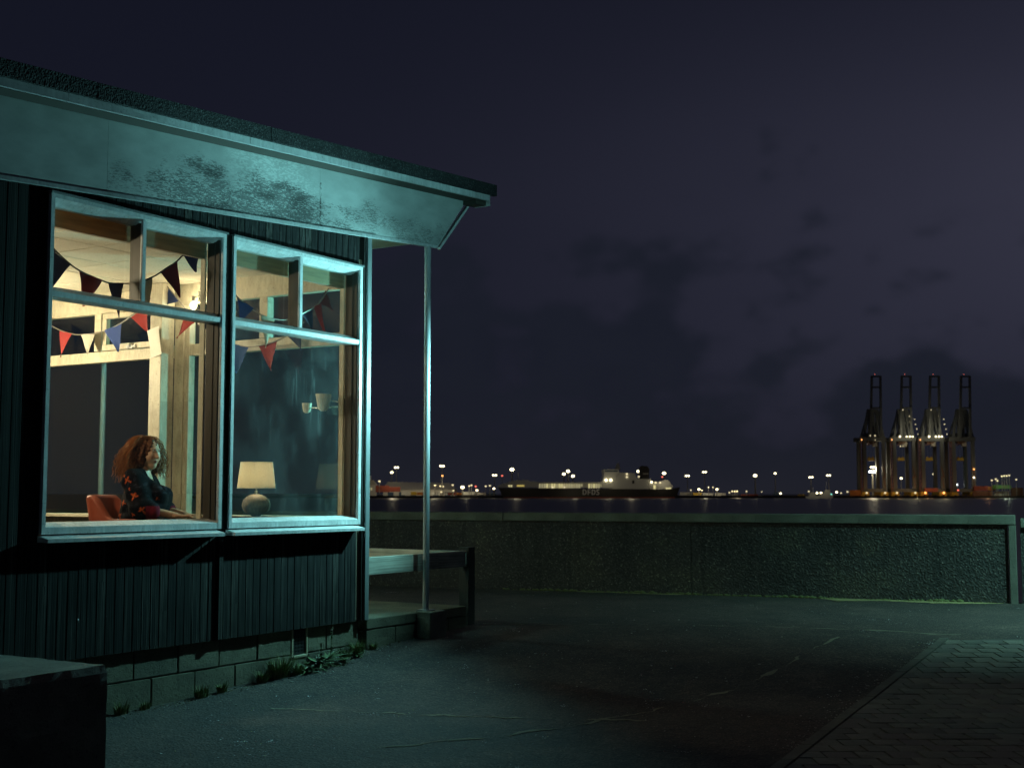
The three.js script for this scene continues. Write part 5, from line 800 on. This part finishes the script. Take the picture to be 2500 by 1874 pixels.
  raw('car_deck_roof', join([bx(fx(1314), fx(1472), fy(1179.2), fy(1176.5), -W + 0.5, W - 0.4), bx(fx(1316), fx(1500), fy(1190), fy(1179.2), -W + 1, W - 3)]), FM.white, ferry);
  for (let i = 0; i < 30; i++) { const p = 1316 + i * 6.05; if (p > 1424 && p < 1433) continue; const hi = i < 17 || (i > 18 && i < 25); raw('deck_window_light', bx(fx(p), fx(p + 3.9), fy(hi ? 1191 - (i < 25 ? 0 : 3) : 1187), fy(1180.5), W - 2.9, W - 2.6), [3, 5, 6, 8, 9, 20, 22].includes(i) ? GM.warmWin : glow(1, 0.92, 0.55, 0.20 + 0.12 * hash(i, 3)), ferry); raw('pillar', bx(fx(p - 1.4), fx(p - 0.4), fy(1190), fy(1179.2), W - 1, W - 0.5), FM.white, ferry); }
  const br = raw('bridge', prism([[fx(1468), fy(1180)], [fx(1475), fy(1164)], [fx(1475.5), fy(1152)], [fx(1474.5), fy(1145.5)], [fx(1511), fy(1144.5)], [fx(1512), fy(1152)], [fx(1500), fy(1172)], [fx(1496), fy(1192)], [fx(1470), fy(1190)]].reverse(), -W + 0.6, W - 0.2), FM.white, ferry);
  raw('window', bx(fx(1477), fx(1509), fy(1151), fy(1148), W - 0.18, W), FM.blue, br);
  for (const p of [1480, 1491.6]) raw('deck_lamp', clean(new THREE.SphereGeometry(0.95, 10, 8).translate(fx(p), fy(1171.5), W + 0.5)), GM.white, br);
  raw('deckhouse', prism([[fx(1495), fy(1193)], [fx(1500), fy(1172)], [fx(1513), fy(1153)], [fx(1550), fy(1154)], [fx(1555), fy(1168)], [fx(1590), fy(1169)], [fx(1591), fy(1193)]].reverse(), -W + 0.4, W - 0.3), FM.white, ferry);
  raw('door', bx(fx(1544), fx(1549), fy(1180), fy(1172), W - 0.28, W - 0.1), FM.hull, ferry);
  raw('radar_mast', join([bar([fx(1508), fy(1145), 0], [fx(1513), fy(1131), 0], 2.2), bar([fx(1516), fy(1146), 0], [fx(1513), fy(1131), 0], 1.6), bx(fx(1508), fx(1518), fy(1140), fy(1139), -1, 1), rod([fx(1513), fy(1132), 0], [fx(1513), fy(1127), 0], 0.2), rod([fx(1492), fy(1145), 2], [fx(1492), fy(1137), 2], 0.2)]), FM.roofPale, ferry);
  const fun = raw('funnel', prism([[fx(1565), fy(1169)], [fx(1566), fy(1138)], [fx(1571), fy(1135.5)], [fx(1585), fy(1137)], [fx(1589), fy(1144)], [fx(1588), fy(1169)]].reverse(), -4, 4), FM.hull, ferry);
  raw('funnel_band', bx(fx(1573), fx(1586), fy(1157), fy(1154), 4.02, 4.2), FM.roofPale, fun);
  raw('stern_house', prism([[fx(1589), fy(1194)], [fx(1590), fy(1174)], [fx(1600), fy(1176)], [fx(1612), fy(1175)], [fx(1625), fy(1171)], [fx(1632), fy(1171)], [fx(1644), fy(1187)], [fx(1640), fy(1194)]].reverse(), -W + 0.6, W - 0.6), FM.white, ferry);
  raw('stern_window_light', join([bx(fx(1596), fx(1601), fy(1193), fy(1184), W - 0.58, W - 0.4), bx(fx(1626), fx(1639), fy(1194.5), fy(1190), W - 0.58, W - 0.4)]), GM.warmWin, ferry);
  for (const [p, q, m] of [[1591, 1176.5, GM.white], [1601, 1177.5, GM.soft], [1612, 1177.5, GM.soft], [1531, 1156.5, GM.soft], [1531, 1164, GM.soft], [1560, 1163, GM.soft], [1349, 1189.5, GM.soft], [1378, 1189.5, GM.soft]]) raw('deck_lamp', clean(new THREE.SphereGeometry(0.75, 10, 8).translate(fx(p), fy(q), W + 0.4)), m, ferry);
  const font = await new FontLoader().loadAsync('fonts/droid/droid_sans_bold.typeface.json');
  const tg = new TextGeometry('DFDS', { font, size: 4.1, depth: 0.12, curveSegments: 3 }); tg.computeBoundingBox(); const bb = tg.boundingBox; tg.scale((fx(1462) - fx(1421)) / (bb.max.x - bb.min.x), 1.1, 1).translate(fx(1421), fy(1207.5), W + 0.01); raw('lettering', clean(tg), std({ color: lin(0.55, 0.55, 0.55), roughness: 0.6 }), ferry);
  farLight(hX(1480, D), fy(1171) + SEA, -D + 14, 60); farLight(hX(1530, D), SEA + 18, -D + 45, 170); farLight(hX(1260, D), SEA + 18, -D + 45, 150); farLight(hX(1620, D), SEA + 13, -D + 8, 70); farLight(hX(1400, D), SEA + 6, -D + 30, 120);
  farLight(hX(960, 1090), SEA + 18, -1085, 420); farLight(hX(1060, 1090), SEA + 16, -1085, 420); farLight(hX(1140, 1090), SEA + 9, -1084, 150); farLight(hX(1720, 1090), SEA + 10, -1086, 220); farLight(hX(1800, 1090), SEA + 8, -1086, 140);

  // ship-to-shore cranes, booms raised
  const CD = 1110, u = CD / 3172, cr = place('quay_crane', 'leftmost of four quay cranes, floodlights inside its portal', 'crane', [hX(2130, CD), SEA + 1.9, -CD], 0, 'quay cranes with raised booms');
  const b2 = (x0, x1, y0, y1, z0, z1) => bx(x0, x1, y0, y1, z0, z1);
  for (const z of [-11, 8]) for (const [x0, x1] of [[-10.0, -6.7], [6.2, 9.5]]) raw('leg', hexa([[x0, 3.4, z], [x1, 3.4, z], [x1, 3.4, z + 2.2], [x0, 3.4, z + 2.2], [x0 + 0.3, 47, z], [x1 - 0.3, 47, z], [x1 - 0.3, 47, z + 2.2], [x0 + 0.3, 47, z + 2.2]]), FM.crane, cr);
  raw('sill_beam', join([b2(-9.6, 9.1, 3.2, 6.0, 8, 10.2), b2(-9.6, 9.1, 3.2, 6.0, -11, -8.8)]), FM.crane, cr);
  for (const x of [-8.3, 7.8]) for (const z of [-10, 9]) raw('bogie', join([b2(x - 3, x + 3, 0.8, 3.2, z - 0.9, z + 0.9), b2(x - 3.4, x - 1, 0, 1.2, z - 0.6, z + 0.6), b2(x + 1, x + 3.4, 0, 1.2, z - 0.6, z + 0.6)]), FM.yellow, cr);
  raw('portal_beam', join([b2(-12.2, 10, 46.4, 50, 7.8, 10.4), b2(-12.2, 10, 46.4, 50, -11.2, -8.6), b2(-9, -6.6, 46.5, 49.8, -8.6, 7.8), b2(6.2, 8.6, 46.5, 49.8, -8.6, 7.8)]), FM.crane, cr);
  raw('machinery_house', join([b2(-6, 6.5, 50, 53.5, -8, 6)]), FM.crane, cr);
  raw('a_frame', join([bar([-8.0, 50, 8], [-3.4, 73, 5], 2.1), bar([8.2, 50, 8], [4.6, 73, 5], 2.1), bar([-4.2, 50, 8], [-1.8, 73, 5], 1.7), bar([4.8, 50, 8], [3.0, 73, 5], 1.7), bar([-6.5, 50, -9], [-2.8, 73, 4], 1.2), bar([7, 50, -9], [4, 73, 4], 1.2), b2(-4, 5, 71.5, 74, 3.6, 6.2), bar([-5.6, 62, 6.5], [6.4, 62, 6.5], 0.8), bar([-1, 50, 7], [0.6, 73, 5], 1.6), bar([1.6, 50, 7], [0.9, 73, 5], 1.6)]), FM.crane, cr);
  const boom = raw('boom', join([bar([-3.4, 50, 11], [-1.9, 102, 14], 1.75), bar([5.6, 50, 11], [5.4, 102, 14], 1.75)]), FM.crane, cr);
  for (const y of [101.4, 92.2, 74.5]) raw('cross_beam', b2(-2.2, 5.6, y - 0.7, y + 0.7, 13, 14.4), FM.crane, boom);
  const tower = raw('ladder_tower', join([b2(-12.1, -11.4, 1, 47, 9, 9.7), b2(-10.4, -9.9, 1, 47, 9, 9.7), ...Array.from({ length: 14 }, (_, i) => bar([-12, 2 + i * 3.2, 9.3], [-10, 4.4 + i * 3.2, 9.3], 0.55))]), FM.rust, cr);
  raw('spreader', join([b2(-5.2, 0.2, 29.8, 32.2, 6, 8.5), b2(-4.6, -3.6, 32.2, 33.2, 6.5, 8), b2(-1.4, -0.4, 32.2, 33.2, 6.5, 8)]), FM.yellow, cr);
  raw('hoist_rope', join([rod([-3.8, 33, 7], [-3.4, 44.5, 7], 0.12, 5), rod([-1, 33, 7], [-1.4, 44.5, 7], 0.12, 5)]), FM.crane, cr);
  raw('trolley', join([b2(-5, 2, 44.5, 46.3, 4, 9), bar([-6, 43, 9], [1, 45.2, 9], 0.9)]), FM.rust, cr);
  raw('cab', join([b2(-1.2, 2.6, 42, 45.5, 6.5, 9.4)]), FM.roofPale, cr);
  raw('stair_flight', join([bar([6.6, 16, 10.4], [8.6, 7, 10.4], 0.5), bar([6.6, 25, 10.4], [8.6, 16, 10.4], 0.5), b2(6, 9.2, 15.6, 16.2, 10.2, 11.4)]), FM.rust, cr);
  const crLabels = ['second of four quay cranes from the left, deck lamps lit', 'third of four quay cranes, twin lamps on its frame head', 'rightmost and darkest of four quay cranes'];
  const cranes = [cr, ...[2203, 2272, 2347].map((p, i) => { const c = copy(cr, crLabels[i]); c.position.x = hX(p, CD); return c; })];
  const cl = (k, x, y, s, m) => { const l = raw('lamp', headG, m, cranes[k]); l.scale.setScalar(s * 0.72); l.position.set(x, y, 12); };
  cl(0, -3.8, 51, 0.7, GM.soft); cl(0, 0.2, 51, 0.9, GM.soft); cl(0, 0.2, 47.3, 0.5, GM.soft);
  for (const [x, y, s] of [[-4.2, 50.2, 1], [1.5, 50.2, 0.8], [4.2, 50.2, 1.0], [6.6, 50.2, 0.8], [-4, 42, 0.7], [-1.8, 42, 0.6], [-1.2, 73, 0.7], [4.4, 67.5, 0.6], [5, 63, 0.6], [8.6, 65, 0.55], [9.3, 60.6, 0.55], [10.4, 56.6, 0.55], [11, 52.3, 0.55]]) { cl(1, x, y, s, s > 0.75 ? GM.white : GM.soft); if (y > 45) cl(2, x + (y > 72 ? -0.6 : 0.6), y, s * (y > 72 ? 1.5 : 1.05), s > 0.75 ? GM.white : GM.soft); }
  cl(2, 5.8, 73, 1.0, GM.soft); for (let k = 0; k < 3; k++) { cl(k, -11.2, 47.5, 0.7, GM.orange); cl(k, -8, 2.5, 1.2, k === 2 ? GM.orange : GM.soft); cl(k, 7.6, 2.5, 1.2, k === 2 ? GM.orange : GM.soft); }
  cl(3, 7.4, 22.5, 0.9, GM.orange); cl(3, 7.2, 15.5, 1.0, GM.white); for (let k = 0; k < 4; k++) cl(k, 1.2, 103.4, 0.35, GM.red);
  for (let k = 0; k < 3; k++) { const x = cranes[k].position.x; farLight(x - 9, SEA + 8, -CD + 24, 80, [1, 0.5, 0.2]); farLight(x + 6, SEA + 10, -CD + 22, 80, [1, 0.72, 0.36]); } 
  farLight(cranes[1].position.x + 2, SEA + 56, -CD + 24, 260, [1, 0.9, 0.6]); farLight(cranes[2].position.x + 2, SEA + 56, -CD + 24, 260, [1, 0.9, 0.6]);
  farLight(hX(2132, 1125), hY(1146, 1125), -1122, 1200); farLight(hX(2400, 1090), SEA + 16, -1078, 190, [1, 0.5, 0.2]); farLight(hX(2450, 1090), SEA + 17, -1080, 260, [0.8, 1, 0.7]);
}

renderer.render(scene, camera);
